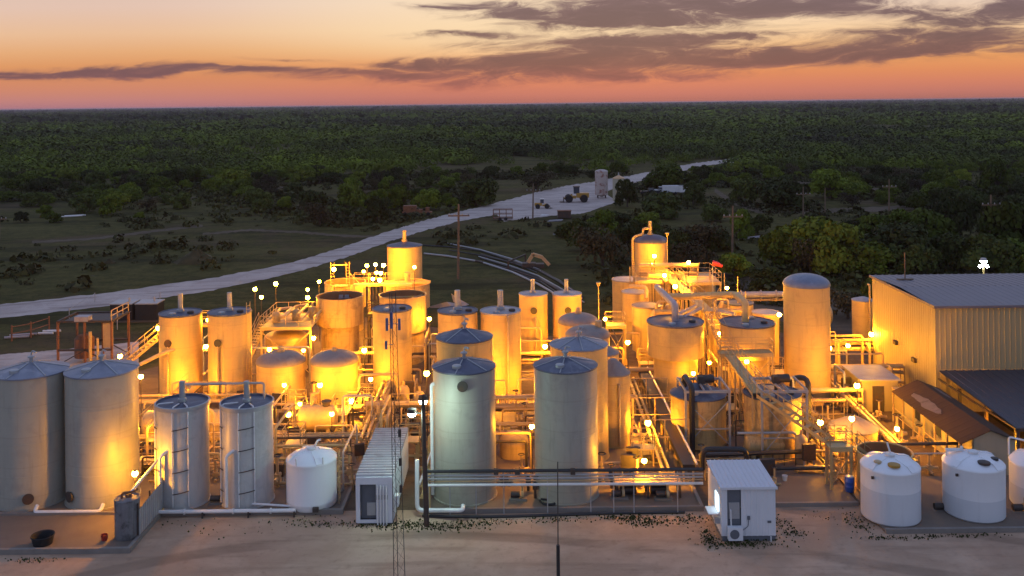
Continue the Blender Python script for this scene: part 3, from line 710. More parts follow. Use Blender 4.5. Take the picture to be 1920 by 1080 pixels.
# --- white poly tanks
def poly(key, px, r, rim, D, label, z0, split=.0, extra=None):
    p = W(px, rim, D); R = r * D / F; top = p.z; x, y = p.x, D
    t = thing('plastic_tank', label, 'tank', (x, y, z0)); TANKS[key] = (Vector((x, y, z0)), R, top)
    zl = z0 + (top - z0) * split
    prof = [(R*.001, z0), (R*.96, z0), (R, z0+.08), (R, zl)] if split else [(R*.001, z0), (R*.96, z0), (R, z0+.08), (R, z0+.35), (R*1.006, z0+.38), (R, z0+.41), (R, top-.45)]
    MB().lathe(prof, 48, (x, y, 0)).build('lower_body' if split else 'body', 'poly_lower' if split else 'poly', t)
    up = [(R, zl if split else top-.45), (R, top-.12), (R*1.012, top-.06), (R*1.012, top), (R*.985, top+.06), (R*.80, top+.26), (R*.55, top+.42), (R*.28, top+.50), (.001, top+.52)]
    MB().lathe(up, 48, (x, y, 0)).build('upper_body' if split else 'top_dome', 'poly', t)
    rb = MB()
    for i in range(4):
        an = .5 + i * math.pi / 2
        d = Vector((math.cos(an), math.sin(an), 0)); q = Vector((x, y, 0))
        rb.beam(q + d*R*.30 + Vector((0,0,top+.50)), q + d*R*.80 + Vector((0,0,top+.30)), .34, .08); rb.beam(q + d*R*.80 + Vector((0,0,top+.30)), q + d*R*.99 + Vector((0,0,top+.02)), .36, .12)
    rb.build('moulded_rib', 'poly', t)
    MB().lathe([(.26, .46), (.26, .60), (.30, .60), (.30, .66), (.001, .69)], 20, (x, y, top)).build('lid', 'white_pipe', t)
    return t, x, y, R, top
t, x, y, R, top = poly('P1', 584, 46.5, 858, 58.9, 'small white plastic tank with domed top between slim tanks and the ribbed container', SLAB)
MB().pipe([(x+.1,y,top+.5),(x+.35,y+.1,top+1.0),(x+.5,y+.3,top+1.0)], .06, 8).build('fill_pipe', 'white_pipe', t)
for an in (-2.0, -.9):
    MB().tube([(x+math.cos(an)*R*.98, y+math.sin(an)*R*.98, top-.05),(x+math.cos(an)*R*1.0, y+math.sin(an)*R*1.0, top+.45)], .05, 8).build('lifting_lug', 'white_pipe', t)
MB().box((x+.55, y-R-.05, .38), (.35, .22, .26)).build('outlet_valve', 'dark_steel', t)
MB().rungs((x+R+.18, y, .1), (x+R+.18, y, top+.4), .4, (0, 1, 0)).build('ladder', 'yellow_steel', t)
for key, px, rr, rim, D, sp, lb in [('P2', 1669, 53, 871, 56.2, .62, 'white plastic tank with a yellow round hatch on its shoulder'), ('P3', 1825, 54, 866, 56.6, .42, 'white plastic tank with a dark oval opening and a raised top box'), ('P4', 1952, 54, 866, 57.6, .5, 'white plastic tank cut by the right edge of the yard')]:
    t, x, y, R, top = poly(key, px, rr, rim, D, lb, .12, sp)
    sl = MB()
    for an, rh_, mm, nm in ((-1.75 if key != 'P3' else -1.5, .30, 'machine_yellow' if key == 'P2' else 'dark_steel', 'shoulder_hatch'), (-2.6 if key == 'P2' else -.5, .19, 'tan_pipe' if key == 'P2' else 'black_pipe', 'top_opening')):
        c = Vector((x + math.cos(an)*R*.66, y + math.sin(an)*R*.66, top + .36))
        MB().lathe([(rh_*1.15, -.05), (rh_*1.15, .06), (rh_, .08), (.001, .075)], 20, c).build(nm, mm, t)
    MB().box((x - R*.86, y - R*.62, top - .35), (.14, .1, .14)).build('fitting', 'dark_steel', t)
    if key == 'P2': MB().tube([(x+.1, y+.1, top+.45), (x-.12, y+.1, top+1.25)], .05, 7).tube([(x+.1, y, top+.45), (x-.12, y+.1, top+1.2)], .05, 7).build('vent_pipe', 'white_pipe', t)
    if key == 'P3': MB().box((x-.9, y+.5, top+.55), (1.0, .25, .12)).tube([(x-1.35, y+.5, top), (x-1.35, y+.5, top+.6)], .05, 6).tube([(x-.45, y+.5, top+.2), (x-.45, y+.5, top+.75)], .09, 8).build('top_bracket', 'white_pipe', t)
    if key == 'P4': MB().pipe([(x-1.3, y+1.2, top), (x-1.3, y+1.2, top+1.1), (x+1, y+1.2, top+.55)], .06, 7).build('fill_pipe', 'white_pipe', t)
# --- four tall tanks at the middle of the front
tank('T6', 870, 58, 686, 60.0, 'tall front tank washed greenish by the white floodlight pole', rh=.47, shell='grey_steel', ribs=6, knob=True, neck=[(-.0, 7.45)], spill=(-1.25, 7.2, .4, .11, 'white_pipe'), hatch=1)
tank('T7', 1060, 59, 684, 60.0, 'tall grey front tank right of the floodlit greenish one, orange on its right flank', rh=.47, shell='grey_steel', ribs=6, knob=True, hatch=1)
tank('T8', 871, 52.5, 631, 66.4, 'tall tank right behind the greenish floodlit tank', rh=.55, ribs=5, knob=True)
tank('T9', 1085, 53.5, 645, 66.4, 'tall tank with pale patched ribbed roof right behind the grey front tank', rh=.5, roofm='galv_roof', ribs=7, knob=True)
for k_, px in (('T6', 870), ('T7', 1060)):
    (x, y, z), r, top = TANKS[k_]
    MB().tube([(x + math.sin(q)*(r+.02), y - math.cos(q)*(r+.02), 1.75 - .35*math.cos(q)) for q in [-1.4+2.8*i/16 for i in range(17)]], .02, 4)
# --- slim vented tanks in the second row
tank('T10', 858, 37, 583, 81, 'vented tank showing above and behind the two stacked front tank roofs', roof='flat', rh=.15, vent=(0, 1.6, .25), neck=[(.3, 5.8)], spill=(.35, 6.9, .4, .12, 'tan_pipe'), hatch=2)
tank('T11', 938.5, 37.5, 583, 81, 'vented tank standing alone between greenish tank and grey front tank', roof='flat', rh=.15, vent=(0, 1.6, .25), roofm='pale_roof', spill=(.35, 6.9, .4, .12, 'tan_pipe'), hatch=2)
tank('T12', 1000, 26.8, 551, 94, 'left one of the two narrow vented tanks at the rear middle', roof='flat', rh=.15, vent=(-.05, 1.3, .2), roofm='pale_roof', neck=[(0, 4.5)], spill=(.1, 3.8, .4, .1, 'tan_pipe'))
tank('T13', 1063, 27.2, 551, 94, 'right one of the two narrow vented tanks at the rear middle', roof='flat', rh=.15, vent=(-.05, 1.3, .2), roofm='pale_roof', neck=[(0, 4.5)], spill=(.1, 3.8, .4, .1, 'tan_pipe'))
tank('D1', 1084, 37, 603, 86, 'dome roofed squat tank farthest back beside the narrow vented tanks', roof='dome', rh=.75, roofm='dome_roof', vent=(0, .5, .2), ventm='tan_pipe')
tank('D2', 1102, 41, 628, 80, 'dome roofed squat tank just behind the pale patched ribbed roof', roof='dome', rh=.75, roofm='dome_roof', vent=(.9, .8, .3), ventm='tan_pipe')
tank('D3', 1128, 32, 660, 74.5, 'purple roofed cone tank half hidden behind the patched roof tank', roof='cone', rh=.7, roofm='dome_roof')
tank('D4', 1150, 31, 698, 68.7, 'small cone roofed tank touching the right side of the patched roof tank', roof='cone', rh=.95, roofm='dome_roof', spill=(.2, 4.6, .4, .1, 'tan_pipe'))
# --- left rear pair
tank('T14', 338.5, 38.5, 587, 81, 'vented orange lit tank farthest left in the second row, with front manhole', roof='flat', rh=.15, vent=(0, 1.5, .2), neck=[(-.25, 5.0)], spill=(-.25, 4.7, .4, .1, 'amber_tint_steel'), hatch=2)
tank('T15', 430.5, 39.5, 585, 81, 'vented orange lit tank beside the raised railed platform', roof='flat', rh=.15, vent=(0, 1.5, .2), neck=[(-.25, 5.0)], spill=(-.25, 4.7, .4, .1, 'amber_tint_steel'), hatch=2, ladder=1.15)
tank('T16', 526.5, 44.5, 677, 80, 'low dome roofed tank below the raised railed platform', roof='dome', rh=.8, roofm='dome_roof', vent=(0, .4, .22), ventm='tan_pipe')
tank('T16b', 627, 44, 676, 80, 'low dome roofed tank with hooked roof vent in front of the open rusty topped tank', roof='dome', rh=.8, roofm='dome_roof', vent=(0, .3, .15), ventm='tan_pipe')
tank('T17', 536, 38.5, 631, 89, 'dome roofed tank partly under the raised railed platform', roof='dome', rh=.55, roofm='amber_tint_steel', hatch=1)
(x, y, z), r, top = TANKS['T18'] if 'T18' in TANKS else ((0, 0, 0), 0, 0)
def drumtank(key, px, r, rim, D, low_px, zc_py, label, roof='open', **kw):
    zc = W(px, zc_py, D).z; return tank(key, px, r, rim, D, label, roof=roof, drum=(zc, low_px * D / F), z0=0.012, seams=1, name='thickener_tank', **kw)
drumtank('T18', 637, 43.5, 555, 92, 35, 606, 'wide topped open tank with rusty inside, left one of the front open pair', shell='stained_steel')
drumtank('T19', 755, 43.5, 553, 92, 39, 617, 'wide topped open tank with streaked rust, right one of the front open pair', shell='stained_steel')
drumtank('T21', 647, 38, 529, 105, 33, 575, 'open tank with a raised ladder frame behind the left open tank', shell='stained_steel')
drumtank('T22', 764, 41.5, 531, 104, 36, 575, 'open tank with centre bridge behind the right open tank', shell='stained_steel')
tank('T20', 735, 36, 579, 81.5, 'flat purple roofed tank behind the guyed lattice mast', roof='flat', rh=.15, hatch=2, seams=2)
tank('T23', 758.5, 32.5, 460, 112, 'tallest tank at the back of the left group, with top vent stub', roof='cone', rh=.45, vent=(0, 1.3, .22), z0=.012, ventm='amber_tint_steel')
# --- right group
tank('T24', 1220, 31, 452, 112, 'tall tank at the back of the right group, with pipe bent down its side', roof='dome', rh=.75, z0=.012, vent=(-.05, 1.6, .22), ventm='amber_tint_steel')
(x, y, z), r, top = TANKS['T24']
tag(MB().pipe([(x-.1, y-.2, top+1.5), (x-.9, y-.2, top+1.5), (x-.9, y-.2, top+.85), (x-r-.2, y-.2, top+.5), (x-r-.2, y-.2, .3)], .15, 8).build('side_pipe', 'amber_tint_steel'), 'thick bent pipe running down the left side of the tall rear tank', 'pipe')
tank('T25', 1176, 28, 524, 105, 'pink roofed tank leftmost in the right group', roof='flat', rh=.12, roofm='pale_roof', z0=.012)
drumtank('T26', 1191, 25, 547, 98, 19, 598, 'wide topped tank with plain pink roof second from left in the right group', roof='flat', rh=.1, roofm='pale_roof')
drumtank('T27', 1213, 28, 573, 92, 21, 655, 'wide topped tank with purple roof third from left in the right group', roof='flat', rh=.1, roofm='dome_roof')
drumtank('T28', 1266, 52, 603, 80, 41, 664, 'broad drum topped tank, big bent pipe on its roof, left of metal stair', roof='flat', rh=.12, hatch=3)
drumtank('T29', 1401, 50, 605, 80, 36, 664, 'broad drum topped tank with blue roof, right of the metal stair', roof='flat', rh=.12, hatch=3)
tank('T30', 1385, 27, 568, 92.5, 'covered tank among pipes just behind the right drum topped tank', roof='flat', rh=.12, z0=.012)
tank('T30b', 1436, 25, 586, 89, 'tank with flat pale blue roof close to the tall dome topped silo', roof='flat', rh=.1, roofm='pale_roof', z0=.012)
tank('T32', 1318, 23, 520, 104, 'tank with tan roof under the rear handrails of the right group', roof='flat', rh=.1, roofm='pale_roof', z0=.012)
tank('T31', 1512, 42, 533, 78.7, 'very tall cylinder silo with grey dome top beside the metal building', roof='dome', rh=.85, roofm='galv_roof', shell='amber_tint_steel', z0=.012, seams=5, name='silo', neck=[(-.3, .9)])
tank('T32b', 1618, 20, 562, 97, 'tank standing behind the left wall of the metal building', roof='cone', rh=.3, roofm='pale_roof', z0=.012, spill=(.2, 6, .4, .1, 'amber_tint_steel'))
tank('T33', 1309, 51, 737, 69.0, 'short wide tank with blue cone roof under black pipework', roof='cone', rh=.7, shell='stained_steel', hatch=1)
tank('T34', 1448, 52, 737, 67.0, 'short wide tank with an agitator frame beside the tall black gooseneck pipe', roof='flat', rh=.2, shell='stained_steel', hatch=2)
tank('T35', 1600, 43.5, 800, 67.5, 'low tank with orange lit cone roof below two lamps near the right slab', roof='cone', rh=.75, roofm='dome_roof')
tank('T36', 1658, 49.5, 847, 59.9, 'open topped dark tank standing behind the nearest white plastic tank', roof='open')
tank('D5', 964, 27, 828, 66.5, 'small round topped vessel low between the two front tanks', roof='dome', rh=.75, roofm='amber_tint_steel', seams=1)
tank('RW', 1127.5, 12, 322, 246, 'rust blotched white tank on legs by the gravel yard', roof='dome', rh=.6, roofm='rusty_white', shell='rusty_white', z0=0.9, seams=0)
tank('BG', 1160, 11.5, 334, 238, 'pale beige tank beside the rust blotched white tank', roof='cone', rh=.7, roofm='tan_paint', shell='cream_gable', z0=0.03, seams=0, vent=(0, .7, .15))
t = [o for o in COL.objects if o.get('label', '').startswith('rust blotched')][0]; (x, y, z), r, top = TANKS['RW']
for dx_ in (-.8, .8):
    for dy_ in (-.8, .8): MB().tube([(x + dx_*r*.75, y + dy_*r*.75, 0.02), (x + dx_*r*.75, y + dy_*r*.75, 1.0)], .1, 6).build('leg', 'dark_steel', t)
MB().lathe([(r*.9, .9), (.3, .35), (.25, .3)], 20, (x, y, 0)).build('hopper', 'rusty_white', t)

# ================================================================== LAMPS
NL = [0]
def lamp(px, py, D, label, strength='sodium', r=.19, base=0.0, mat_post='dark_steel', arm=None):
    p = W(px, py, D); t = thing('plant_lamp', label, 'lamp', (p.x, D, base)); NL[0] += 1; r *= (.82, 1.0, .9, 1.08)[NL[0] % 4]
    q = MB(); px0 = p + Vector((0, .02, 0))
    q.tube([(p.x, D, base), (p.x, D, p.z - r * .9)], .038, 6); q.build('post', mat_post, t)
    MB().sphere(p, r, 10, 7).build('globe', strength, t)
    MB().lathe([(r*.62, r*.86), (r*.4, r*1.15), (.001, r*1.25)], 10, p).build('hood', 'dark_steel', t)
    return t
LAMPS = [
 (478,542,95,'lamp at far left end of the lamps above the raised platform',0), (490,557,92,'lamp just below and right of the far left platform lamp',0), (517,532,98,'tall lamp post lamp standing over the left side of the platform',1),
 (577,543,98,'upper one of two lamps stacked at the platform right end',0), (577,558,92.5,'lower one of two lamps stacked at the platform right end',0), (598,528,100,'lamp above and left of the rusty open tank',0),
 (626,505,101.5,'lamp beside the raised ladder frame on the rear open tank',1), (682,509,101,'leftmost lamp of the bright cluster between the open tanks',0), (688,498,103,'upper left lamp of the bright cluster between the open tanks',0),
 (704,496,103,'topmost lamp of the bright cluster between the open tanks',2), (719,497,107,'upper right lamp of the bright cluster, beside the tallest tank',1), (706,511,100,'middle left lamp of the bright cluster between open tanks',2), (714,512,104,'middle right lamp of the bright cluster between open tanks',1),
 (699,523,98,'lower left lamp of the bright cluster between open tanks',1), (712,525,97,'lowest lamp of the bright cluster between open tanks',1), (777,501,100.5,'lamp shining on the face of the tallest left tank',1),
 (805,598,90,'lamp in the gap right of the streaked open tank',0), (588,634,86,'lamp between the platform leg and the rusty open tank',1), (683,657,84.5,'lamp at the foot of the rusty open tank, beside flat purple roofed tank',1), (569,657,82.4,'lamp right behind the left low dome roofed tank',3), (505,655,84,'lamp hidden behind the crown of the left low dome roofed tank',3),
 (533,722,76.6,'lamp standing before the face of the left low dome tank',3), (600,722,76.6,'lamp standing before the face of the right low dome tank',3), (562,757,73.3,'lamp at the left end of the horizontal vessel top',0), (541,777,69.3,'lamp in front of the horizontal vessel, left one',3), (622,776,69.3,'lamp in front of the horizontal vessel, right one',3),
 (658,752,74,'lamp beside the sloping pipe bundle in front of the right low dome tank',1), (695,711,78,'lamp near the foot of the flat purple roofed tank',1), (225,668,84,'lamp on the far side of the two grey left tanks',1), (264,706,74,'lamp beside the stair behind the two grey left tanks',2), (297,615,81.5,'lamp high on the left side of the farthest left vented tank',0),
 (390,600,82,'lamp high between the two left vented tanks',0), (386,650,84.5,'lamp behind the gap of the two left vented tanks',1), (253,888,57.0,'low lamp beside the grey tank near the sloping white pipe',1), (126,790,63.5,'lamp hidden behind the gap of the two grey left tanks',1), (997,800,62.6,'lamp in the gap between the greenish tank and the grey front tank',1), (1022,650,87,'lamp between narrow rear tanks and the pale patched roof',2),
 (1135,598,90,'lamp beside the small railed stand left of the right group',1), (1227,480,107.5,'lamp shining on the face of the tall tank with side pipe',1), (1222,496,103,'lamp on the left rail of the rear right catwalk',1), (1246,516,98,'lamp over the middle of the rear right catwalk',1), (1291,492,101,'lamp above the rear right pipes against dark brush',1), (1266,537,93,'lamp over the pipes right behind the left drum topped tank',1),
 (1363,540,91,'lamp above the pipe bridge near the windsock',1), (1177,642,85,'lamp on the slim tank wall left of the left drum topped tank',1), (1461,590,84,'lamp between the right drum topped tank and the tall silo',2), (1350,626,81,'lamp at the head of the metal stair',1), (1330,680,79.5,'lamp under the metal stair beside the left drum topped tank',3), (1400,678,77.3,'lamp in front of the base of the right drum topped tank',3),
 (1300,700,77,'lamp hidden behind the blue cone roof',3), (1215,793,68.5,'lamp on the handrail along the long black trough',0), (1208,864,60.6,'low lamp beside the lower end of the long black trough',2), (1538,792,66,'lamp at left over the low orange cone roofed tank',1), (1597,785,64.5,'lamp in front of the low orange cone roofed tank',1),
 (1607,723,73,'lamp in front of the flat roofed lean to hut',1), (1682,804,66,'lamp beside the long porch of the rusty roofed shed',1), (1555,653,82,'lamp at the right edge of the tall silo',1), (1590,648,85,'lamp among the pipes between silo and metal building',1), (1634,627,87.5,'lamp at the far corner of the metal building wall',1), (1440,800,66,'lamp hidden under the long catwalk',0), (1840,830,66,'lamp under the sloping canopy of the metal building',1), (1905,835,64,'lamp under the canopy near the right edge',1), (800,700,70.5,'lamp hidden between the greenish tank pair and the lattice mast',0), (1110,760,70,'lamp hidden behind the grey front tank',0), (445,760,66,'lamp hidden behind the slim pale tanks',0), (1010,722,78,'lamp hidden behind the grey front tank, near the lone vented tank',1), (905,722,76,'unseen lamp added behind the greenish tank, lighting the vented tanks',2), (1075,640,89,'lamp hidden among the rear dome roofed tanks',1), (300,800,66,'lamp hidden behind the left slim tank, over the pipes',0), (345,735,77.3,'unseen lamp added behind the left slim tank, by the far left vented tank',1)]  # unseen lamps behind slim and greenish tanks are added to brighten the vented tanks
for px, py, D, lb, st in LAMPS: lamp(px, py, D, lb, ['sodium_soft', 'sodium', 'sodium_strong', 'sodium_low'][st])
# white twin floodlights on the dark pole
p = W(793, 748, 55.8); t = thing('floodlight_pole', 'dark pole with two bright white floodlights before the greenish tank', 'light pole', (p.x, 55.8, 0))
MB().tube([(p.x+.13, 55.8, 0), (p.x+.05, 55.8, 4), (p.x, 55.8, p.z+.25)], [.16, .14, .11], 10).build('pole', 'dark_steel', t)
for (px, py, D, nm) in ((793, 752, 56.15, 0), (772, 776, 56.0, 1)):
    q = W(px, py, D); MB().tube([(p.x, 55.8, q.z+.05), (q.x, D, q.z+.1)], .04, 6).lathe([(.30, .08), (.26, .30), (.08, .36), (.001, .37)], 14, q).build('lamp_arm', 'dark_steel', t)
    MB().sphere(q, .25 if nm == 0 else .23, 12, 7, .8).build('lamp_head', 'flood_white', t)
# bright white lamp on a pole beyond the metal building
p = W(1844, 490, 116); t = thing('floodlight_pole', 'brilliant white lamp on a short pole beyond the metal building roof', 'light pole', (p.x, 116, 0))
MB().tube([(p.x, 116, 0), (p.x, 116, p.z-.3)], .1, 8).build('pole', 'amber_tint_steel', t); MB().sphere(p, .36, 12, 8, .7).build('lamp_head', 'flood_blue', t)
MB().lathe([(.42, .12), (.3, .4), (.001, .45)], 12, p).build('lamp_hood', 'galv', t)
MB().box(p + Vector((0, .1, -.5)), (1.0, .1, .1)).build('lamp_bracket', 'galv', t)
for dx_ in (-.45, .45): MB().sphere(p + Vector((dx_, 0, -.62)), .16, 10, 6).build('lamp_head', 'flood_blue', t)
# farm light on the horizon
p = G(418, 222); t = thing('farmhouse', 'tiny farmhouse with one orange light near the far left horizon', 'house', (p.x, p.y, 0))
D = p.y; s_ = D / F
MB().bb(p.x-12*s_, p.x+16*s_, D+8, D+16, 0, 4*s_).build('wall', 'cream_gable', t); MB().quad((p.x-13*s_, D+7, 4*s_), (p.x+17*s_, D+7, 4*s_), (p.x+17*s_, D+12, 6*s_), (p.x-13*s_, D+12, 6*s_)).build('roof', 'metal_roof', t, False)
MB().sphere((p.x, D, 5*s_), 1.6*s_, 10, 6).build('yard_light', 'farm_lamp', t); MB().tube([(p.x, D, 0), (p.x, D, 5*s_)], .3, 6).build('pole', 'wood', t)
# ================================================================== BUILDINGS
def corrugated(mb, a, b, z0, z1, z1b=None, pitch=.42, depth=.035, out=None):
    a, b = Vector(a + (0,)), Vector(b + (0,)); L = (b - a).length; d = (b - a) / L; n = Vector((d.y, -d.x, 0)); z1b = z1 if z1b is None else z1b
    k_ = max(1, int(L / pitch)); st = []
    for i in range(k_):
        for f, o in ((0, 0), (.62, 0), (.72, depth), (.90, depth)): st.append(((i + f) / k_, o))
    st.append((1, 0)); i0 = len(mb.v)
    for f, o in st:
        p = a.lerp(b, f) + n * o; mb.v += [(p.x, p.y, z0), (p.x, p.y, z1 + (z1b - z1) * f)]
    mb.f += [(i0+2*i, i0+2*i+2, i0+2*i+3, i0+2*i+1) for i in range(len(st)-1)]; return mb
def ribbed_roof(mb, p00, p10, p01, p11, n, h=.04, frac=.3):     # ribs run from edge 0 to edge 1
    p00, p10, p01, p11 = map(Vector, (p00, p10, p01, p11)); st = []
    for i in range(n):
        for f, o in ((0, 0), (1 - frac, 0), (1 - frac + .08, h), (.94, h)): st.append(((i + f) / n, o))
    st.append((1, 0)); i0 = len(mb.v)
    for f, o in st:
        for q in (p00.lerp(p10, f), p01.lerp(p11, f)): mb.v.append((q.x, q.y, q.z + o))
    mb.f += [(i0+2*i, i0+2*i+2, i0+2*i+3, i0+2*i+1) for i in range(len(st)-1)]; return mb
# --- big metal building
X0, X1, Y0, Y1, ZE = 32.9, 62, 75.0, 88.2, 8.25
t = thing('metal_building', 'large ribbed metal building with low pitched roof on the right edge', 'building', (X0, Y0, 0))
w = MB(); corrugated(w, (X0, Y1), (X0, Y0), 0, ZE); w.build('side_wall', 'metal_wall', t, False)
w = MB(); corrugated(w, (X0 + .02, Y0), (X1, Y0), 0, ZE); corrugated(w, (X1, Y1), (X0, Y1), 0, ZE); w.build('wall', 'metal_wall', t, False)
r_ = MB(); ym = (Y0 + Y1) / 2
ribbed_roof(r_, (X0-.15, Y0-.2, ZE+.06), (X1, Y0-.2, ZE+.06), (X0-.15, ym, ZE+.28), (X1, ym, ZE+.28), 46, .018)
ribbed_roof(r_, (X0-.15, ym, ZE+.28), (X1, ym, ZE+.28), (X0-.15, Y1+.2, ZE+.06), (X1, Y1+.2, ZE+.06), 46)
ro = r_.build('roof', 'metal_roof', t, False)
MB().bb(X0-.2, X0-.10, Y0-.22, Y1+.22, ZE-.12, ZE+.1).bb(X0-.2, X1, Y0-.26, Y0-.16, ZE-.1, ZE+.09).build('eave_trim', 'metal_roof', ro, False)
for py_, pz in ((82.6, 3.4), (78.8, 2.9)):
    MB().bb(X0-.28, X0-.05, py_-.3, py_+.3, pz, pz+.32).build('wall_vent', 'dark_steel', t, False)
MB().tube([(X0+1.8, Y1-3, ZE+.2), (X0+1.8, Y1-3, ZE+2.6)], .05, 6).box((X0+1.8, Y1-3, ZE+.26), (1.4, .3, .08)).build('roof_mast', 'wood', ro)
cz = MB(); ca = ((X0+.05, Y0-.35, 3.35), (X1, Y0-.35, 3.35), (X0+.05, 63.2, 2.75), (X1, 63.2, 2.75)); ribbed_roof(cz, *ca, 44)
cz.quad(*[Vector(q) - Vector((0, 0, .05)) for q in (ca[0], ca[2], ca[3], ca[1])]).build('canopy', 'canopy_roof', t, False)
MB().bb(X0-.02, X0+.08, 63.1, Y0-.3, 2.62, 2.74).bb(X0, X1, 63.1, 63.18, 2.55, 2.74).build('canopy_beam', 'dark_steel', t, False)
for px_ in (X0+.2, X0+4.5, X0+9): MB().bb(px_-.12, px_+.12, 63.25, 63.5, 0, 2.6).build('canopy_post', 'dark_steel', t, False)
for yy_ in (67.5, 71.5): MB().bb(X0+.1, X0+.3, yy_-.1, yy_+.1, 0, 2.85).build('canopy_post', 'dark_steel', t, False)
# --- rusty roofed shed with porch
t = thing('porch_shed', 'long low shed with patchy rusted gable roof beside the metal building', 'shed', (28.6, 62, 0))
xl, xr, xm, ya, yb = 28.6, 32.25, 30.55, 62.0, 73.0
for (e0, e1) in (((xl, 2.3), (xm, 3.15)), ((xm, 3.15), (xr, 2.45))):
    q = MB(); ribbed_roof(q, (e0[0], ya-.3, e0[1]), (e0[0], yb, e0[1]), (e1[0], ya-.3, e1[1]), (e1[0], yb, e1[1]), 14, .010)
    q.quad((e0[0], ya-.3, e0[1]-.05), (e1[0], ya-.3, e1[1]-.05), (e1[0], yb, e1[1]-.05), (e0[0], yb, e0[1]-.05)).build('roof', 'rust_roof', t, False)
for (ax, ay, az, bx, by, sx, sy) in ((29.1, 66.3, 2.5, 29.7, 71, 1, 1), (31.2, 69.5, 2.95, 31.8, 72.3, 1, 1)):
    f = lambda x: 2.3 + (x - xl) * .85 / 1.95 + .035 if x < xm else 3.15 - (x - xm) * .7 / 1.7 + .035
    pr = random.Random(int(ax*10)); nn_ = 26; pts = []
    for q_ in range(nn_):
        an = 2*math.pi*q_/nn_; rr_ = 1 + pr.uniform(-.32, .32); pts.append(((ax+bx)/2 + math.cos(an)*(bx-ax)*.5*rr_, (ay+by)/2 + math.sin(an)*(by-ay)*.5*(1+pr.uniform(-.12, .12))))
    MB().quad(*[(x, y_, f(x)) for x, y_ in pts]).build('pale_patch', 'patch_roof', t, False)
MB().quad((xl+.9, ya, 0), (xr, ya, 0), (xr, ya, 2.4), (xm, ya, 3.1), (xl+.9, ya, 2.68)).build('gable_wall', 'cream_gable', t, False)
w = MB()
for s0, s1 in ((62.0, 63.4), (64.2, 66.5), (67.6, 69.9), (71.0, 73.0)): w.bb(xl+.88, xl+.96, s0, s1, 0, 2.6)
w.bb(xl+.885, xl+.955, 63.4, 71.0, 0, .9).bb(xl+.885, xl+.955, 63.4, 71.0, 2.1, 2.58).build('wall', 'cream_gable', t, False)
for s0, s1 in ((63.4, 64.2), (66.5, 67.6), (69.9, 71.0)): MB().bb(xl+.95, xl+1.0, s0, s1, .9, 2.1).build('window', 'glass_dark', t, False)
for i in range(7): MB().bb(xl+.02, xl+.12, 62+i*1.8, 62.1+i*1.8, 0, 2.28).build('porch_post', 'yellow_steel', t, False)
MB().rail([(xl+.05, 62, .12), (xl+.05, 72.8, .12)], 1.0, .03, 1.8).build('porch_rail', 'yellow_steel', t)
# --- lean-to hut by the metal building
t = thing('flat_roofed_hut', 'small hut with pale flat roof leaning on the metal building wall', 'shed', (27.2, 75.3, 0))
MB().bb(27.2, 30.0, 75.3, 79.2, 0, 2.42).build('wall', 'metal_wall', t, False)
MB().bb(27.0, 30.2, 75.1, 79.3, 2.45, 2.56).build('roof', 'pale_roof', t, False)
MB().bb(28.0, 28.9, 75.24, 75.297, 0, 2.0).build('door', 'dark_steel', t, False)
t = thing('flat_roofed_hut', 'low tan annex between the flat roofed hut and the rusty roofed shed', 'shed', (29.6, 73.3, 0))
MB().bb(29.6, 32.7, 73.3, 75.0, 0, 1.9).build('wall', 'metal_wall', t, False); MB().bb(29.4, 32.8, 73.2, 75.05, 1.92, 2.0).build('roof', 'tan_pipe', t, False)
# --- white flat roofed shed in front
x0, x1, y0, y1 = 11.4, 14.4, 53.4, 57.1
t = thing('white_shed', 'small white metal shed with a glowing side window near the front slab', 'shed', (x0, y0, 0))
MB().bb(x0+.02, x1-.02, y0+.02, y1-.02, 0, .32).build('base', 'shed_base', t, False)
w = MB(); corrugated(w, (x0+1.08, y0), (x1, y0), .3, 2.98, pitch=.3, depth=.02); corrugated(w, (x0, y0), (x0+.32, y0), .3, 2.98, pitch=.3, depth=.02); corrugated(w, (x1, y0), (x1, y1), .3, 2.98, 3.0, .3, .02)
corrugated(w, (x1, y1), (x0, y1), .3, 2.98, pitch=.3, depth=.02); corrugated(w, (x0, y1), (x0, y0), .3, 2.98, pitch=.3, depth=.02); w.build('wall', 'shed_wall', t, False)
q = MB(); ribbed_roof(q, (x0-.08, y0-.1, 3.02), (x1+.08, y0-.1, 3.02), (x0-.08, y1+.05, 3.14), (x1+.08, y1+.05, 3.14), 12, .035)
q.bb(x0-.08, x1+.08, y0-.09, y1+.04, 2.96, 3.01); ro = q.build('roof', 'shed_roof', t, False)
MB().bb(x0-.1, x1+.1, y0-.14, y0-.105, 2.92, 3.06).build('fascia', 'shed_wall', ro, False)
d = MB().bb(x0+.34, x0+1.06, y0+.06, y0+.12, .34, 2.96).build('door_recess', 'shed_base', t, False)
MB().bb(x0+.40, x0+1.0, y0+.02, y0+.058, 1.25, 2.15).build('door_panel', 'galv', d, False)
MB().bb(x0-.06, x0-.03, y0+.62, y0+1.45, 1.38, 2.28).build('lit_window', 'lit_window', t, False)
MB().bb(x0-.62, x0-.07, y0+.5, y0+1.55, 1.28, 1.33).build('window_shelf', 'shed_wall', t, False)
MB().bb(x0-.32, x0-.03, y0+.35, y0+.6, .85, 1.15).build('junction_box', 'galv', t, False)
ac = MB().bb(x0+.28, x0+1.08, y0-.42, y0-.08, .22, .92).build('air_conditioner', 'shed_wall', t, False)
MB().tube([(x0+.62, y0-.44, .57), (x0+.62, y0-.422, .57)], .26, 18).build('fan_grille', 'shed_base', ac)
MB().pipe([(x0+.5, y0-.1, .9), (x0+.5, y0-.03, 1.75), (x0+.5, y0+.05, 1.75)], .04, 6).build('coolant_pipe', 'white_pipe', ac)
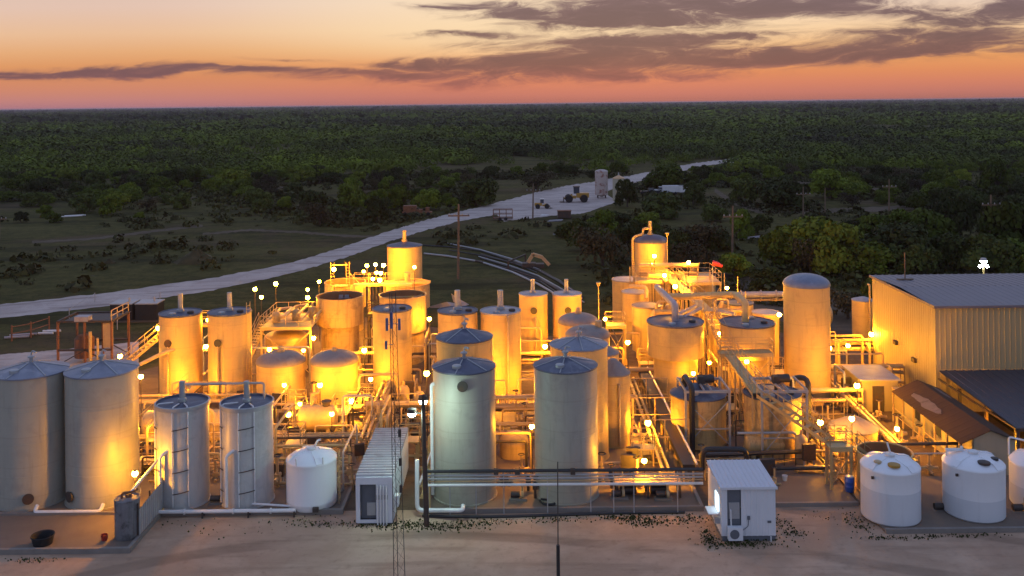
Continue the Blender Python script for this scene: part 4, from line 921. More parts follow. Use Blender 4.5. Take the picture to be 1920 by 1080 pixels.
MB().bb(x0+1.42, x0+1.56, y0-.08, y0-.022, 1.22, 1.42).pipe([(x0+1.49, y0-.05, 1.22), (x0+1.45, y0-.05, .85), (x0+1.1, y0-.1, .62)], .02, 5).build('power_socket', 'shed_base', t)
MB().bb(x1-.46, x1-.26, y0-.05, y0-.022, 1.02, 1.14).build('name_plate', 'shed_base', t, False)
MB().tube([(x1-.3, y0-.1, .02), (x1-.3, y0-.1, .3)], .04, 6).build('drain_stub', 'white_pipe', t)
# --- ribbed container hut
xa, xb, ya, yb = -9.35, -7.25, 56.0, 64.4
t = thing('container_hut', 'long white container hut with closely ribbed roof and grey front doorway', 'shed', (xa, ya, 0))
w = MB(); corrugated(w, (xb, ya), (xb, yb), .15, 2.6, pitch=.3); corrugated(w, (xa, yb), (xa, ya), .15, 2.6, pitch=.3); corrugated(w, (xb, yb), (xa, yb), .15, 2.6, pitch=.3); w.build('wall', 'shed_wall', t, False)
q = MB(); ribbed_roof(q, (xa-.05, ya+.05, 2.68), (xa-.05, yb, 2.68), (xb+.05, ya+.05, 2.68), (xb+.05, yb, 2.68), 20, .17, .5); q.build('roof', 'hut_roof', t, False)
MB().bb(xa, xb, ya, ya+.08, .12, .3).bb(xa, xb, ya-.03, ya+.06, 2.38, 2.8).bb(xa, xa+.22, ya+.001, ya+.08, .3, 2.38).bb(xb-.95, xb, ya+.001, ya+.08, .3, 2.38).build('front_frame', 'shed_wall', t, False)
dr = MB().bb(xa+.24, xb-.97, ya+.25, ya+.3, .3, 2.36).build('doorway_panel', 'shed_base', t, False)
MB().bb(xa+.6, xb-1.0, ya+.16, ya+.245, .5, 1.25).build('fan_unit', 'galv', dr, False)
for i in range(4): MB().tube([(xb-.85+i*.17, ya-.07, .0), (xb-.85+i*.17, ya-.07, 2.3)], .05, 6).build('conduit', 'white_pipe', t)
MB().bb(xb-.95, xb-.25, ya-.05, ya-.01, 1.5, 1.75).build('electric_box', 'galv', t, False)
MB().bb(xb+.06, xb+.32, ya+.4, ya+.9, .9, 1.5).build('meter_box', 'shed_wall', t, False)
MB().bb(xa+.1, xb-.1, ya+.1, yb-.1, .01, .14).build('skid', 'shed_base', t, False)

# ================================================================== PIPES, RACKS, PLATFORMS
def pipe(name, label, pts, r, m, group=None, n=8, bend=None, cat='pipe'):
    return tag(MB().pipe(pts, r, n, bend).build(name, m), label, cat, group)
def rack(label, a, b, zs, offs, rr, mats, step=4.0, leg_m='yellow_steel', base=SLAB, drops=0):
    a, b = Vector(a), Vector(b); d = (b - a); L = d.length; d /= L; n = Vector((-d.y, d.x, 0))
    t = thing('pipe_rack', label, 'pipe rack', (a.x, a.y, base))
    for i, (z, o) in enumerate(zip(zs, offs)):
        m = mats[i % len(mats)]; r = rr[i % len(rr)]
        q = MB().tube([a + n*o + Vector((0,0,z)), b + n*o + Vector((0,0,z))], r, 8)
        for f in (.2, .55, .82): c = a.lerp(b, f + .05*math.sin(i*3)) + n*o + Vector((0,0,z)); q.tube([c - d*.04, c + d*.04], r*1.5, 8)
        q.build('pipe', m, t)
    k_ = max(1, int(L / step)); lo, hi = min(offs) - .2, max(offs) + .2; zt = max(zs)
    for i in range(k_ + 1):
        p = a.lerp(b, (i + .02) / (k_ + .04) if k_ else .5); q = MB()
        for o in (lo, hi): q.beam(p + n*o + Vector((0,0,base)), p + n*o + Vector((0,0,zt)), .09)
        for z in sorted(set(round(z, 1) for z in zs)): q.beam(p + n*lo + Vector((0,0,z-.14)), p + n*hi + Vector((0,0,z-.14)), .08)
        q.build('support_frame', leg_m, t)
    for i in range(drops):
        f = (i + .5) / drops + .04*math.sin(i*5); o = offs[i % len(offs)]; z = zs[i % len(zs)]; p = a.lerp(b, f) + n*o
        MB().pipe([p + Vector((0,0,z)), p - n*(.5 + .3*(i % 3)) + Vector((0,0,z+.02)), p - n*(.5 + .3*(i % 3)) + Vector((0,0,base+.1))], rr[i % len(rr)]*.7, 6).build('drop_pipe', mats[(i+1) % len(mats)], t)
    return t
def platform(label, x0, x1, y0, y1, z, base=0.012, m='yellow_steel', gear=0, name='platform', legs=True, open_side=None):
    t = thing(name, label, 'platform', (x0, y0, base))
    q = MB().bb(x0, x1, y0, y1, z-.06, z)
    for s in np.arange(x0+.1, x1, .5): q.bb(s-.03, s+.03, y0+.02, y1-.02, z-.2, z-.062)
    q.bb(x0, x1, y0-.05, y0-.002, z-.22, z+.08).bb(x0, x1, y1+.002, y1+.05, z-.22, z+.08).build('deck', m, t, False)
    pts = [(x0, y0, z), (x1, y0, z), (x1, y1, z), (x0, y1, z), (x0, y0, z)]
    MB().rail(pts, 1.05, .028, 1.3).build('railing', m, t)
    if legs:
        for xx in (x0+.08, x1-.08):
            for yy_ in (y0+.08, y1-.08): MB().bb(xx-.07, xx+.07, yy_-.07, yy_+.07, base, z-.2).build('leg', m, t, False)
        MB().beam((x0+.08, y0+.08, base+.3), (x1-.08, y0+.08, z-.4), .06).beam((x1-.08, y0+.1, base+.3), (x0+.08, y0+.1, z-.4), .06).build('cross_brace', m, t, False)
    return t
def stair(label, a, b, w=.8, m='yellow_steel', name='metal_stair'):
    a, b = Vector(a), Vector(b); d = b - a; h = Vector((d.x, d.y, 0)).normalized(); s = Vector((-h.y, h.x, 0)) * w / 2
    t = thing(name, label, 'stairs', (b.x, b.y, b.z))
    for k_ in (-1, 1): MB().beam(a + s*k_, b + s*k_, .05, .22).build('stringer', m, t, False)
    n = max(4, int(abs(d.z) / .2)); q = MB()
    for i in range(n):
        c = a.lerp(b, (i + .5) / n); q.box(c, (.26, w - .06, .04), math.atan2(h.y, h.x))
    q.build('tread_flight', m, t, False)
    for k_ in (-1, 1): MB().rail([a + s*k_, b + s*k_], 1.0, .026, 1.2).build('handrail', m, t)
    return t
def catwalk(label, pts, w=.8, m='yellow_steel', base=SLAB, legs=True):
    pts = [Vector(p) for p in pts]; t = thing('catwalk', label, 'catwalk', (pts[0].x, pts[0].y, base)); q = MB(); L, R = [], []
    for i, p in enumerate(pts):
        d = (pts[min(i+1, len(pts)-1)] - pts[max(i-1, 0)]); d.z = 0; d.normalize(); s = Vector((-d.y, d.x, 0)) * w / 2; L.append(p + s); R.append(p - s)
    for i in range(len(pts) - 1):
        q.quad(L[i], L[i+1], R[i+1], R[i]); q.beam(L[i] - Vector((0,0,.1)), L[i+1] - Vector((0,0,.1)), .05, .2); q.beam(R[i] - Vector((0,0,.1)), R[i+1] - Vector((0,0,.1)), .05, .2)
    q.build('deck', m, t, False)
    MB().rail(L, 1.05, .026, 1.4).build('railing', m, t); MB().rail(R, 1.05, .026, 1.4).build('railing', m, t)
    if legs:
        L2, R2 = [], []
        for i in range(len(L) - 1):
            m_ = max(1, round((L[i+1] - L[i]).length / 1.9))
            L2 += [L[i].lerp(L[i+1], q_/m_) for q_ in range(m_)]; R2 += [R[i].lerp(R[i+1], q_/m_) for q_ in range(m_)]
        for a, b in zip(L2 + [L[-1]], R2 + [R[-1]]):
            MB().beam((a.x, a.y, base), (a.x, a.y, a.z-.15), .09).beam((b.x, b.y, base), (b.x, b.y, b.z-.15), .09).beam((a.x, a.y, base+.4), (b.x, b.y, b.z-.4), .05).build('leg', m, t, False)
    return t
def vessel(label, x0, x1, y_, z, r, m='amber_tint_steel', base=SLAB, along='x', man=True):
    t = thing('horizontal_tank', label, 'tank', (x0, y_, base)); n = 8
    prof = [(r*math.sin(i/n*math.pi/2)+.001, -r*.45*math.cos(i/n*math.pi/2)) for i in range(n+1)]
    L = x1 - x0; prof = [(a, b + r*.45) for a, b in prof] + [(r, L*.5), (r*1.01, L*.5+.01), (r*1.01, L*.5+.06), (r, L*.5+.07)] + [(a, L - b - r*.45) for a, b in reversed(prof)]
    q = MB().lathe(prof, 28); q.v = [(x0 + zz, y_ + yy_, z + xx) for xx, yy_, zz in q.v]; q.f = [tuple(reversed(f)) for f in q.f]; q.build('shell', m, t)
    for f in (.2, .8): MB().bb(x0+L*f-.12, x0+L*f+.12, y_-r*.8, y_+r*.8, base, z-r*.55).build('saddle', 'yellow_steel', t, False)
    if man:
        MB().lathe([(.3, -.12), (.3, .25), (.38, .25), (.38, .33), (.001, .34)], 16, (x0+L*.72, y_, z+r)).build('manway', 'dark_steel', t)
        MB().pipe([(x0+L*.35, y_, z+r-.05), (x0+L*.35, y_, z+r+.9), (x0+L*.5, y_, z+r+.9), (x0+L*.5, y_+.6, z+r+.9)], .09, 8).build('vent_pipe', m, t)
    return t
def pump(label, x, y_, base=SLAB, rz=0, group=None, m='dark_steel'):
    t = thing('pump', label, 'pump', (x, y_, base), group); t.rotation_euler = (0, 0, 0)
    MB().box((x, y_, base+.06), (1.1, .45, .12)).build('base', 'kerb', t, False)
    MB().tube([(x-.45, y_, base+.34), (x+.1, y_, base+.34)], .19, 12).build('motor', m, t)
    MB().tube([(x+.18, y_, base+.32), (x+.34, y_, base+.32)], .24, 14).tube([(x+.26, y_, base+.5), (x+.26, y_, base+.9)], .07, 8).build('volute', 'tan_pipe', t)
    return t
# raised railed platform on the left
platform('raised railed platform full of pipework in front of the left lamps', -22.9, -18.3, 86.4, 92.5, 4.55)
for i, (dx_, dz_, m_) in enumerate(((0, .55, 'tan_pipe'), (1.5, .8, 'yellow_steel'), (3.0, .5, 'tan_pipe'))):
    pipe('process_pipe', ['tan pipe loop at the left of the raised platform deck', 'yellow pipe loop at the middle of the raised platform deck', 'tan pipe loop at the right of the raised platform deck'][i],
         [(-22.4+dx_, 87, 4.55+dz_), (-22.4+dx_, 91.8, 4.55+dz_), (-21.2+dx_, 91.8, 4.7+dz_), (-21.2+dx_, 87.4, 4.7+dz_)], .13, m_)
for i, x in enumerate((-22.0, -20.4, -19.1)): tag(MB().lathe([(.35, 0), (.4, .1), (.4, .8), (.3, .95), (.12, 1.0), (.12, 1.25), (.001, 1.26)], 14, (x, 88.6+i*1.1, 4.55)).build('filter_vessel', 'amber_tint_steel'), ['small filter pot at the left end of the raised platform', 'small filter pot at the middle of the raised platform', 'small filter pot at the right end of the raised platform'][i], 'filter')
stair('steep stair rising to the left end of the raised railed platform', (-23.2, 88.5, 4.5), (-24.6, 83.8, .02), .8)
# ladder frame on rear open tank
(x, y_, z), r, top = TANKS['T21']
t = thing('ladder_frame', 'tall ladder frame standing on the rim of the rear open tank', 'ladder', (x - .6, y_-r, 0.012))
for dx_ in (-.9, .75): MB().rungs((x+dx_, y_-r-.25, 0.012), (x+dx_, y_-r-.25, top+2.6), .35, (1, 0, 0)).build('ladder', 'yellow_steel', t)
MB().beam((x-.9, y_-r-.25, top+2.3), (x+.75, y_-r-.25, top+2.3), .08).beam((x+.85, y_-r-.25, top+1.5), (x+2.1, y_-r-.1, top+.1), .07).bb(x-.8, x+.7, y_-r-.5, y_-r+.2, top+.02, top+.12).build('top_frame', 'yellow_steel', t, False)
t = catwalk('catwalk linking the rims of the open topped tanks on the left', [(-16.6, 99.5, 6.0), (-13.4, 99.5, 6.0), (-10.5, 99.2, 6.0)], base=.012)
(x, y_, z), r, top = TANKS['T22']
tag(MB().beam((x-r-.1, y_-.3, top+.1), (x+r+.1, y_-.3, top+.1), .1, .25).beam((x-r-.1, y_+.3, top+.1), (x+r+.1, y_+.3, top+.1), .1, .25).tube([(x, y_, top), (x, y_, top+1.2)], .3, 12).bb(x-.9, x+.9, y_-.28, y_+.28, top+.16, top+.24).build('bridge_drive', 'tan_pipe'), 'bridge with round drive spanning the open tank with streaks at the rear', 'bridge')
platform('dark mesh walled box between the two front open tanks', -14.0, -12.4, 91.2, 92.6, 4.6, m='dark_steel')
(x, y_, z), r, top = TANKS['T19']
tag(MB().beam((x-r-.05, y_, top-.25), (x+r-.05, y_+.6, top-.25), .09, .12).beam((x+.3, y_-1.6, top-.3), (x+1.9, y_+1.2, top-.2), .09, .12).build('rake_beam', 'yellow_steel'), 'rake beam crossing the mouth of the right front open tank', 'beam')
(x, y_, z), r, top = TANKS['T18']
tag(MB().box((x-.2, y_+r-.35, top-.45), (.4, .2, .35)).box((x+.35, y_+r-.35, top-.45), (.4, .2, .35)).beam((x-.5, y_+r-.2, top-.6), (x+.7, y_+r-.2, top-.6), .08).build('weir_bracket', 'pale_roof'), 'pale bracket on the far inner wall of the left front open tank', 'bracket')
# stairs behind the grey left tanks
stair('upper stair flight behind the two grey left tanks', (-29.6, 83, 5.6), (-33.2, 80.5, 2.6), .9)
stair('lower stair flight behind the two grey left tanks', (-24.6, 73, 3.3), (-28.2, 70.3, .2), .9)
catwalk('catwalk beside the far left vented tank high behind grey tanks', [(-29.6, 83.4, 5.6), (-26.5, 83.8, 5.6)], base=.1)
pipe('sloping_pipe', 'fat sloping pipe above the stair behind the grey left tanks', [(-32.5, 79, 2.6), (-28.7, 79, 4.4), (-27.2, 80, 4.6)], .16, 'tan_pipe')
# horizontal tanks
vessel('long horizontal tank hidden behind the slim linked pair', -27.3, -21.4, 70.3, 1.35, .95)
vessel('horizontal tank with top manway in front of the low dome tanks', -16.2, -13.2, 71.3, 1.3, .95)
vessel('horizontal tank between the tall silo and the rear of the metal building', 29.9, 33.4, 101, 1.9, 1.15, base=.012, man=False)
# racks running across
T_ = ['tan_pipe', 'yellow_steel', 'amber_tint_steel']
rack('wide pipe rack behind the slim pair and in front of the horizontal tanks', (-27, 67.6, 0), (-10.4, 67.6, 0), [.7, .7, 1.0, 1.35, 1.35], [-.5, .0, .35, -.3, .2], [.10, .07, .12], T_, drops=4)
rack('low pipe rack behind the small white domed tank', (-24, 64.2, 0), (-11, 64.2, 0), [.55, .55, .9], [-.3, .15, 0], [.09, .12], T_, drops=5)
rack('raised double pipe bridge left of the greenish floodlit tank', (-11.2, 72, 0), (-5.4, 72, 0), [2.05, 1.75, 1.3], [0, .25, -.3], [.24, .13, .09], ['amber_tint_steel', 'tan_pipe'], drops=3)
rack('steep looking pipe bundle running away beside the flat purple roofed tank', (-10.6, 66.2, 0), (-10.9, 82.5, 0), [1.1, 1.1, 1.1, 1.5, 1.5], [-.45, -.1, .25, -.3, .1], [.12, .09], ['amber_tint_steel', 'tan_pipe'])
rack('pipe rack seen in the gap between the two front tanks, upper one', (-4.5, 73, 0), (9, 73, 0), [1.5, 1.5, 2.1, 2.1], [-.3, .2, -.1, .3], [.11, .15, .08], T_, drops=6)
rack('pipe rack seen in the gap between the two front tanks, lower one', (-4.5, 69, 0), (5.5, 69, 0), [1.0, 1.35, 1.35], [-.3, .1, .4], [.12, .08], T_, drops=4)
rack('pipe rack behind the two narrow vented rear tanks and vented middle tanks', (-6, 88.5, 0), (4, 88.5, 0), [.9, 1.4, 1.4], [-.2, .1, .35], [.12, .09], T_, base=.012)
rack('pipe rack along the base of the front left vented pair', (-31, 78, 0), (-20, 78, 0), [.6, .6, 1.1], [-.2, .2, 0], [.10, .14], T_, drops=5)
rack('pipe rack crossing behind the low orange cone tank', (17, 74.8, 0), (27, 74.8, 0), [1.9, 1.9, 1.1], [-.15, .2, 0], [.16, .10], T_)
rack('pipe rack between the silo and the metal building, nearer one', (25.6, 80.5, 0), (32.6, 80.5, 0), [1.6, 2.1, 2.1, .8], [0, -.2, .25, -.2], [.14, .10], T_, base=.012, drops=3)
rack('pipe rack between the silo and the metal building, farther one', (25.6, 88.5, 0), (34, 88.5, 0), [1.5, 2.4, 2.0], [0, -.2, .25], [.2, .12], T_, base=.012, drops=3)
rack('long pipe rack running away past the flat roofed hut', (25.7, 62.6, 0), (26.2, 80, 0), [.8, .8, 1.2, 1.2], [-.4, 0, -.2, .2], [.10, .13], T_, base=.012)
rack('pipe rack with lamps over the rear of the left drum topped tank', (12.6, 86.5, 0), (21, 86.5, 0), [5.6, 5.6, 5.0], [-.2, .25, 0], [.2, .12, .1], ['amber_tint_steel', 'tan_pipe'], base=.012)
rack('thick pipe bridge reaching toward the tall silo', (21.8, 97, 0), (27.5, 97, 0), [4.9, 4.3], [0, .35], [.32, .12], ['pale_roof', 'tan_pipe'], base=.012)
rack('high pipe bundle behind the rear handrails of the right group', (13.2, 101.5, 0), (19.5, 101.5, 0), [7.2, 7.2, 6.4, 6.0], [-.2, .3, 0, .5], [.22, .14, .12], ['amber_tint_steel', 'tan_pipe'], base=.012)
# black trough with white edge pipe and ladder like rack beside it
t = thing('pipe_trough', 'long black lined trough running away between the patched roof tank and cone tank', 'trough', (10.9, 60.8, 0))
MB().bb(10.55, 11.35, 60.8, 83, 1.15, 1.5).build('channel', 'black_pipe', t, False)
MB().tube([(11.45, 60.8, 1.55), (11.45, 83, 1.55)], .07, 7).build('edge_pipe', 'white_pipe', t)
for i in range(8): MB().bb(10.6, 10.72, 61+i*3.05, 61.12+i*3.05, .15, 1.148).bb(11.2, 11.32, 61+i*3.05, 61.12+i*3.05, .15, 1.148).build('leg', 'yellow_steel', t, False)
rack('low pipe bundle beside the long black lined trough', (9.6, 61.4, 0), (9.9, 82, 0), [.55, .55, .95, .95], [-.3, .05, -.2, .2], [.09, .12], ['amber_tint_steel', 'tan_pipe', 'yellow_steel'], step=3)
platform('small railed stand with lamp left of the right tank group', 8.6, 10.4, 89.5, 91.0, 3.6)
for i, (py_, z) in enumerate(((66.0, 1.6), (70.6, 1.7), (75.2, 1.8))):
    tag(MB().rail([(8.6, py_, .15), (11.9, py_, .15)], z+.9, .04, 1.6).build('crossing_rail', 'yellow_steel'), ['nearest', 'middle', 'farthest'][i] + ' yellow hand rail crossing over the long black lined trough', 'railing')
# --- front pipe bridge
def P3(px, py, D): return W(px, py, D)
t = thing('pipe_bridge', 'low pipe bridge with black and white pipes in front of the tall front tanks', 'pipe rack', (-5.3, 57.0, 0.1))
for py, r, m in ((883, .10, 'black_pipe'), (891, .06, 'galv'), (897, .06, 'galv'), (909, .085, 'white_pipe'), (902, .04, 'tan_pipe')):
    a = P3(799, py + 1, 56.9); b = P3(1318, py - 3, 56.9); MB().tube([a, b], r, 8).build('pipe', m, t)
for px in (802, 843, 892, 944, 1026, 1107, 1150, 1188, 1270):
    p = P3(px, 880, 57.05); MB().tube([(p.x, 57.05, .1), (p.x, 57.05, p.z)], .035, 6).build('post', 'galv', t)
for px in (930, 970, 1074): p = P3(px, 884, 56.9); MB().box((p.x, 56.9, p.z), (.28, .28, .3)).build('flange', 'dark_steel', t)
pipe('drain_pipe', 'white drain pipe dropping and turning along the ground before the greenish tank', [P3(782, 862, 57.4), P3(782, 957, 57.1), P3(868, 957, 56.4), P3(868, 948, 57.0)], .13, 'white_pipe')
pipe('drain_pipe', 'white drain pipe lying on the slab before the two grey left tanks', [(-28.95, 58.0, .55), (-28.95, 57.62, .3), (-25.0, 57.62, .3), (-25.0, 58.05, .55)], .11, 'white_pipe')
t = rack('low white pipe run along the kerb below the slim pale tanks', (-21.5, 57.35, 0), (-13.2, 57.35, 0), [.34], [0], [.12], ['white_pipe'], step=2.2, leg_m='dark_steel', base=.02)
pipe('white_hose_pipe', 'thin white pipe looping between the bases of the slim tanks', [(-18.5, 60.6, .3), (-17.6, 58.6, .3), (-15.3, 57.9, .5), (-13.4, 57.9, .35)], .07, 'white_pipe')
rack('white and tan pipe runs climbing away left of the greenish tank', (-5.65, 57.4, 0), (-5.1, 68, 0), [1.8, 1.8, 1.1], [-.25, .15, 0], [.09, .07], ['amber_tint_steel', 'white_pipe'], step=2.5)
pipe('ground_hose', 'long black hose lying along the kerb in front of the tall front tanks', [(-5.6, 57.0, .08), (-4.5, 56.9, .08), (-2, 56.75, .08), (2, 56.9, .08), (6, 57.1, .08), (10, 57.1, .08)], .09, 'black_pipe', bend=1.0)
pipe('curled_hose', 'black curled hose between the bases of the two front tanks', [(1.4, 58.6, .25), (1.7, 58.0, .22), (2.4, 58.1, .22), (2.1, 58.7, .22), (1.5, 58.3, .45)], .07, 'black_pipe', bend=.4)
pipe('sloping_white_pipe', 'white pipe sloping up from the weathered drum behind the slim tank', [P3(236, 934, 55.2), P3(298, 860, 58.6)], .08, 'white_pipe')
# weathered drum, panel fence, tub, bucket
t = thing('weathered_drum', 'weathered grey drum standing at the corner of the front left slab', 'drum', (-22.15, 54.6, SLAB))
MB().lathe([(.66, .15), (.68, .2), (.68, 2.25), (.70, 2.27), (.70, 2.34), (.66, 2.36), (.60, 2.30), (.001, 2.36)], 28, (-22.15, 54.6, 0)).build('body', 'weathered', t)
MB().pipe([(-22.4, 54.5, 2.3), (-22.4, 54.5, 2.62), (-21.85, 54.7, 2.62), (-21.75, 55.1, 2.62)], .07, 7).lathe([(.18, 0), (.18, .2), (.001, .21)], 10, (-22.1, 54.7, 2.32)).build('top_valve', 'rusty', t)
t = thing('panel_fence', 'short pale corrugated panel screen along the edge of the front left slab', 'fence', (-21.36, 54.3, 0.16))
q = MB(); corrugated(q, (-21.36, 58.2), (-21.36, 54.3), .3, 2.0, 1.75, .3, .03); corrugated(q, (-21.39, 54.3), (-21.39, 58.2), .3, 1.75, 2.0, .3, .03); q.build('panel', 'galv', t, False)
for yy_ in (54.4, 56.2, 58.1): MB().bb(-21.5, -21.43, yy_-.05, yy_+.05, SLAB, 2.1).build('post', 'dark_steel', t, False)
tag(MB().lathe([(.001, .16), (.50, .16), (.60, .62), (.64, .64), (.62, .68), (.57, .64), (.48, .24), (.001, .22)], 26, (-26.55, 53.75, 0)).build('round_tub', 'rubber'), 'black round rubber tub on the front left slab', 'tub')
tag(MB().lathe([(.001, .15), (.14, .15), (.19, .48), (.17, .48), (.12, .2), (.001, .19)], 14, (-23.25, 54.1, 0)).build('bucket', 'red_plastic'), 'small red bucket beside the weathered drum', 'bucket')
tag(MB().lathe([(.001, .15), (.13, .15), (.18, .48), (.16, .48), (.12, .2), (.001, .19)], 14, (17.2, 61.5, 0)).build('bucket', 'white_pipe'), 'white bucket under the stair by the white shed', 'bucket')
p = G(1593, 921, SLAB); t = thing('plastic_barrel', 'blue plastic barrel standing near the open dark tank', 'barrel', (p.x, p.y, SLAB))
MB().lathe([(.001, 0), (.25, 0), (.29, .06), (.29, .28), (.30, .30), (.30, .33), (.29, .35), (.29, .58), (.30, .60), (.30, .63), (.29, .65), (.29, .84), (.25, .9), (.001, .9)], 20, p).build('body', 'blue_plastic', t)
MB().lathe([(.24, .90), (.24, .95), (.001, .95)], 16, p).build('cap', 'white_pipe', t)
# guyed lattice mast at the front
bx, by = -5.72, 46.5
t = thing('lattice_mast', 'slender lattice radio mast with small blue antennas at the front', 'mast', (bx, by, 0)); hh = 15.4
def mastp(i, z): a = 2*math.pi*i/3 + .5; rr_ = .33 - .17 * z / hh; return Vector((bx + math.cos(a)*rr_ - .012*z, by + math.sin(a)*rr_, z))
for i in range(3): MB().tube([mastp(i, 0), mastp(i, hh)], .019, 6).build('leg', 'dark_steel', t)
q = MB(); z = .0; k_ = 0
while z < hh - .6:
    for i in range(3): q.tube([mastp(i, z), mastp((i+1) % 3, z+.6)], .007, 4, False)
    z += .6
q.build('bracing', 'dark_steel', t)
for (dx_, z, s) in ((-.28, 13.9, .6), (.32, 13.9, .55), (-.05, 14.1, .8), (-.33, 12.9, .4)):
    MB().box((bx+dx_-.16, by-.15, z), (.12, .1, s)).tube([(bx+dx_-.16, by-.1, z), (bx-.16, by, z)], .02, 4).build('antenna', 'antenna_blue', t, False)
for z in (8.6, 7.2, 5.9): MB().box((bx+.2-.012*z, by, z), (.14, .14, .34)).build('cable_clamp', 'dark_steel', t, False)
p = W(1047, 1085, 47.5); t = thing('thin_pole', 'thin dark whip pole rising from the yard in front of the grey front tank', 'pole', (p.x, 47.5, 0)); zt = W(1049, 866, 47.5).z
MB().tube([(p.x, 47.5, 0), (p.x, 47.5, W(1047, 1022, 47.5).z)], .09, 8).build('base_post', 'black_pipe', t); MB().tube([(p.x, 47.5, W(1047, 1022, 47.5).z), (p.x+.03, 47.5, zt)], .028, 6).build('whip', 'dark_steel', t)
# dark skid frame and generators on the far left
x0, x1, y0, y1 = -43.3, -38.2, 91, 95; t = thing('steel_skid_frame', 'dark open steel frame with machinery behind the grey left tanks', 'steel frame', (x0, y0, 0)); zt = 4.3
for xx in (x0, (x0+x1)/2, x1):
    for yy_ in (y0, y1): MB().bb(xx-.09, xx+.09, yy_-.09, yy_+.09, 0, zt).build('post', 'rusty', t, False)
q = MB()
for yy_ in (y0, y1):
    for zz in (1.6, zt): q.beam((x0, yy_, zz), (x1, yy_, zz), .18)
    q.beam((x0, yy_, .2), ((x0+x1)/2, yy_, 1.6), .09).beam((x1, yy_, .2), ((x0+x1)/2, yy_, 1.6), .09)
for xx in (x0, x1): q.beam((xx, y0, zt), (xx, y1, zt), .18)
q.build('beam_frame', 'dark_steel', t, False)
MB().bb(x0+.4, x1-.2, y0+.4, y1-.3, zt-.12, zt-.02).build('deck', 'dark_steel', t, False)
MB().bb(x0+1.6, x0+2.9, y0-.1, y0+.9, zt+.0, zt+.45).build('housing', 'pale_roof', t, False); MB().bb(x1-1.0, x1-.3, y0+.4, y0+1.1, 1.7, 4.0).build('column_box', 'tan_pipe', t, False)
MB().rail([(x1, y0, zt), (x1, y1, zt)], 1.0, .05, 1.2).build('railing', 'yellow_steel', t); MB().lathe([(.9, 0.5), (.9, 2.3), (.6, 2.6), (.001, 2.62)], 16, (x0+1.7, y0+1.8, 0)).build('vessel', 'rusty', t)
MB().tube([(x0+3.2, y0-.3, 0), (x0+3.2, y0-.3, 3.4)], .16, 8).tube([(x0+3.9, y0-.3, 0), (x0+3.9, y0-.3, 2.8)], .12, 8).build('pipework', 'amber_tint_steel', t)
structure('gravel_pad', MB().bb(-46.5, -40.5, 109.5, 115.5, 0, .06), 'track_dirt')
for i, (x, lb) in enumerate(((-45.2, 'dark tank box with pale roof edge, left one of two on the gravel pad'), (-42.3, 'dark tank box with pale roof edge, right one of two on the gravel pad'))):
    t = thing('generator_box', lb, 'generator', (x, 111, .06)); MB().bb(x-1.25, x+1.25, 110.3, 112.6, .06, 1.9).build('body', 'black_pipe', t, False)
    MB().bb(x-1.3, x+1.3, 110.2, 112.7, 1.9, 2.02).build('lid', 'galv', t, False); MB().tube([(x+.5, 111.5, 2.0), (x+.5, 111.5, 2.5)], .1, 8).build('exhaust', 'galv', t)
t = thing('wire_fence', 'post and rail fence on the grass at the far left', 'fence', (-54, 95, 0))
pts = [G(22, 640), G(58, 633), G(92, 622)]
for p in pts: MB().tube([p, p + Vector((0, 0, 1.7))], .09, 6).build('post', 'rusty', t)
MB().tube([p + Vector((0, 0, 1.5)) for p in pts], .05, 5).tube([p + Vector((0, 0, .8)) for p in pts], .05, 5).build('rail', 'rusty', t)
t = thing('boundary_fence', 'thin sagging rail fence around the gravel pad with dark boxes', 'fence', (-48, 104, 0)); 
for px, py in ((130, 597), (178, 567), (300, 566), (262, 592), (220, 618)): p = G(px, py); MB().tube([p, p + Vector((0, 0, 1.2))], .05, 5).build('post', 'galv', t)
MB().tube([G(130, 597) + Vector((0,0,1.1)), G(178, 567) + Vector((0,0,1.1))], .03, 4).tube([G(300, 566) + Vector((0,0,1.1)), G(262, 592) + Vector((0,0,1.1)), G(220, 618) + Vector((0,0,1.1))], .03, 4).build('rail', 'galv', t)

# ================================================================== RIGHT GROUP STEELWORK
catwalk('long high catwalk with bright handrails crossing over the right tank group', [(16.2, 102.5, 6.2), (16.6, 95, 6.15), (17.0, 88, 6.05), (17.1, 84.5, 6.0)], .95, base=.012)
platform('rear railed deck at the left end of the high right catwalk', 12.7, 16.0, 99.0, 102.3, 6.0)
platform('rear railed deck with pipes right of the high catwalk', 17.4, 21.0, 97.2, 103.0, 6.1)
stair('steep metal stair descending between the two broad drum topped tanks', (17.1, 84.3, 6.0), (17.0, 77.0, 4.55), .95)
platform('railed landing at the foot of the steep stair between drum topped tanks', 16.2, 20.4, 75.7, 76.9, 4.5, base=SLAB)
catwalk('catwalk sloping toward the camera over the short wide tanks', [(16.95, 75.6, 4.5), (16.8, 70, 4.5), (16.6, 65.6, 4.5)], .8, m='yellow_steel')
stair('long stair descending right in front of the agitator framed short tank', (16.7, 65.3, 4.5), (20.0, 61.0, 2.8), .85)
platform('small railed landing at the near end of the long catwalk', 19.6, 21.0, 59.9, 60.95, 2.75, base=SLAB)
stair('last stair flight descending right from the near landing to the slab', (21.1, 60.4, 2.75), (24.0, 63.4, .2), .8)
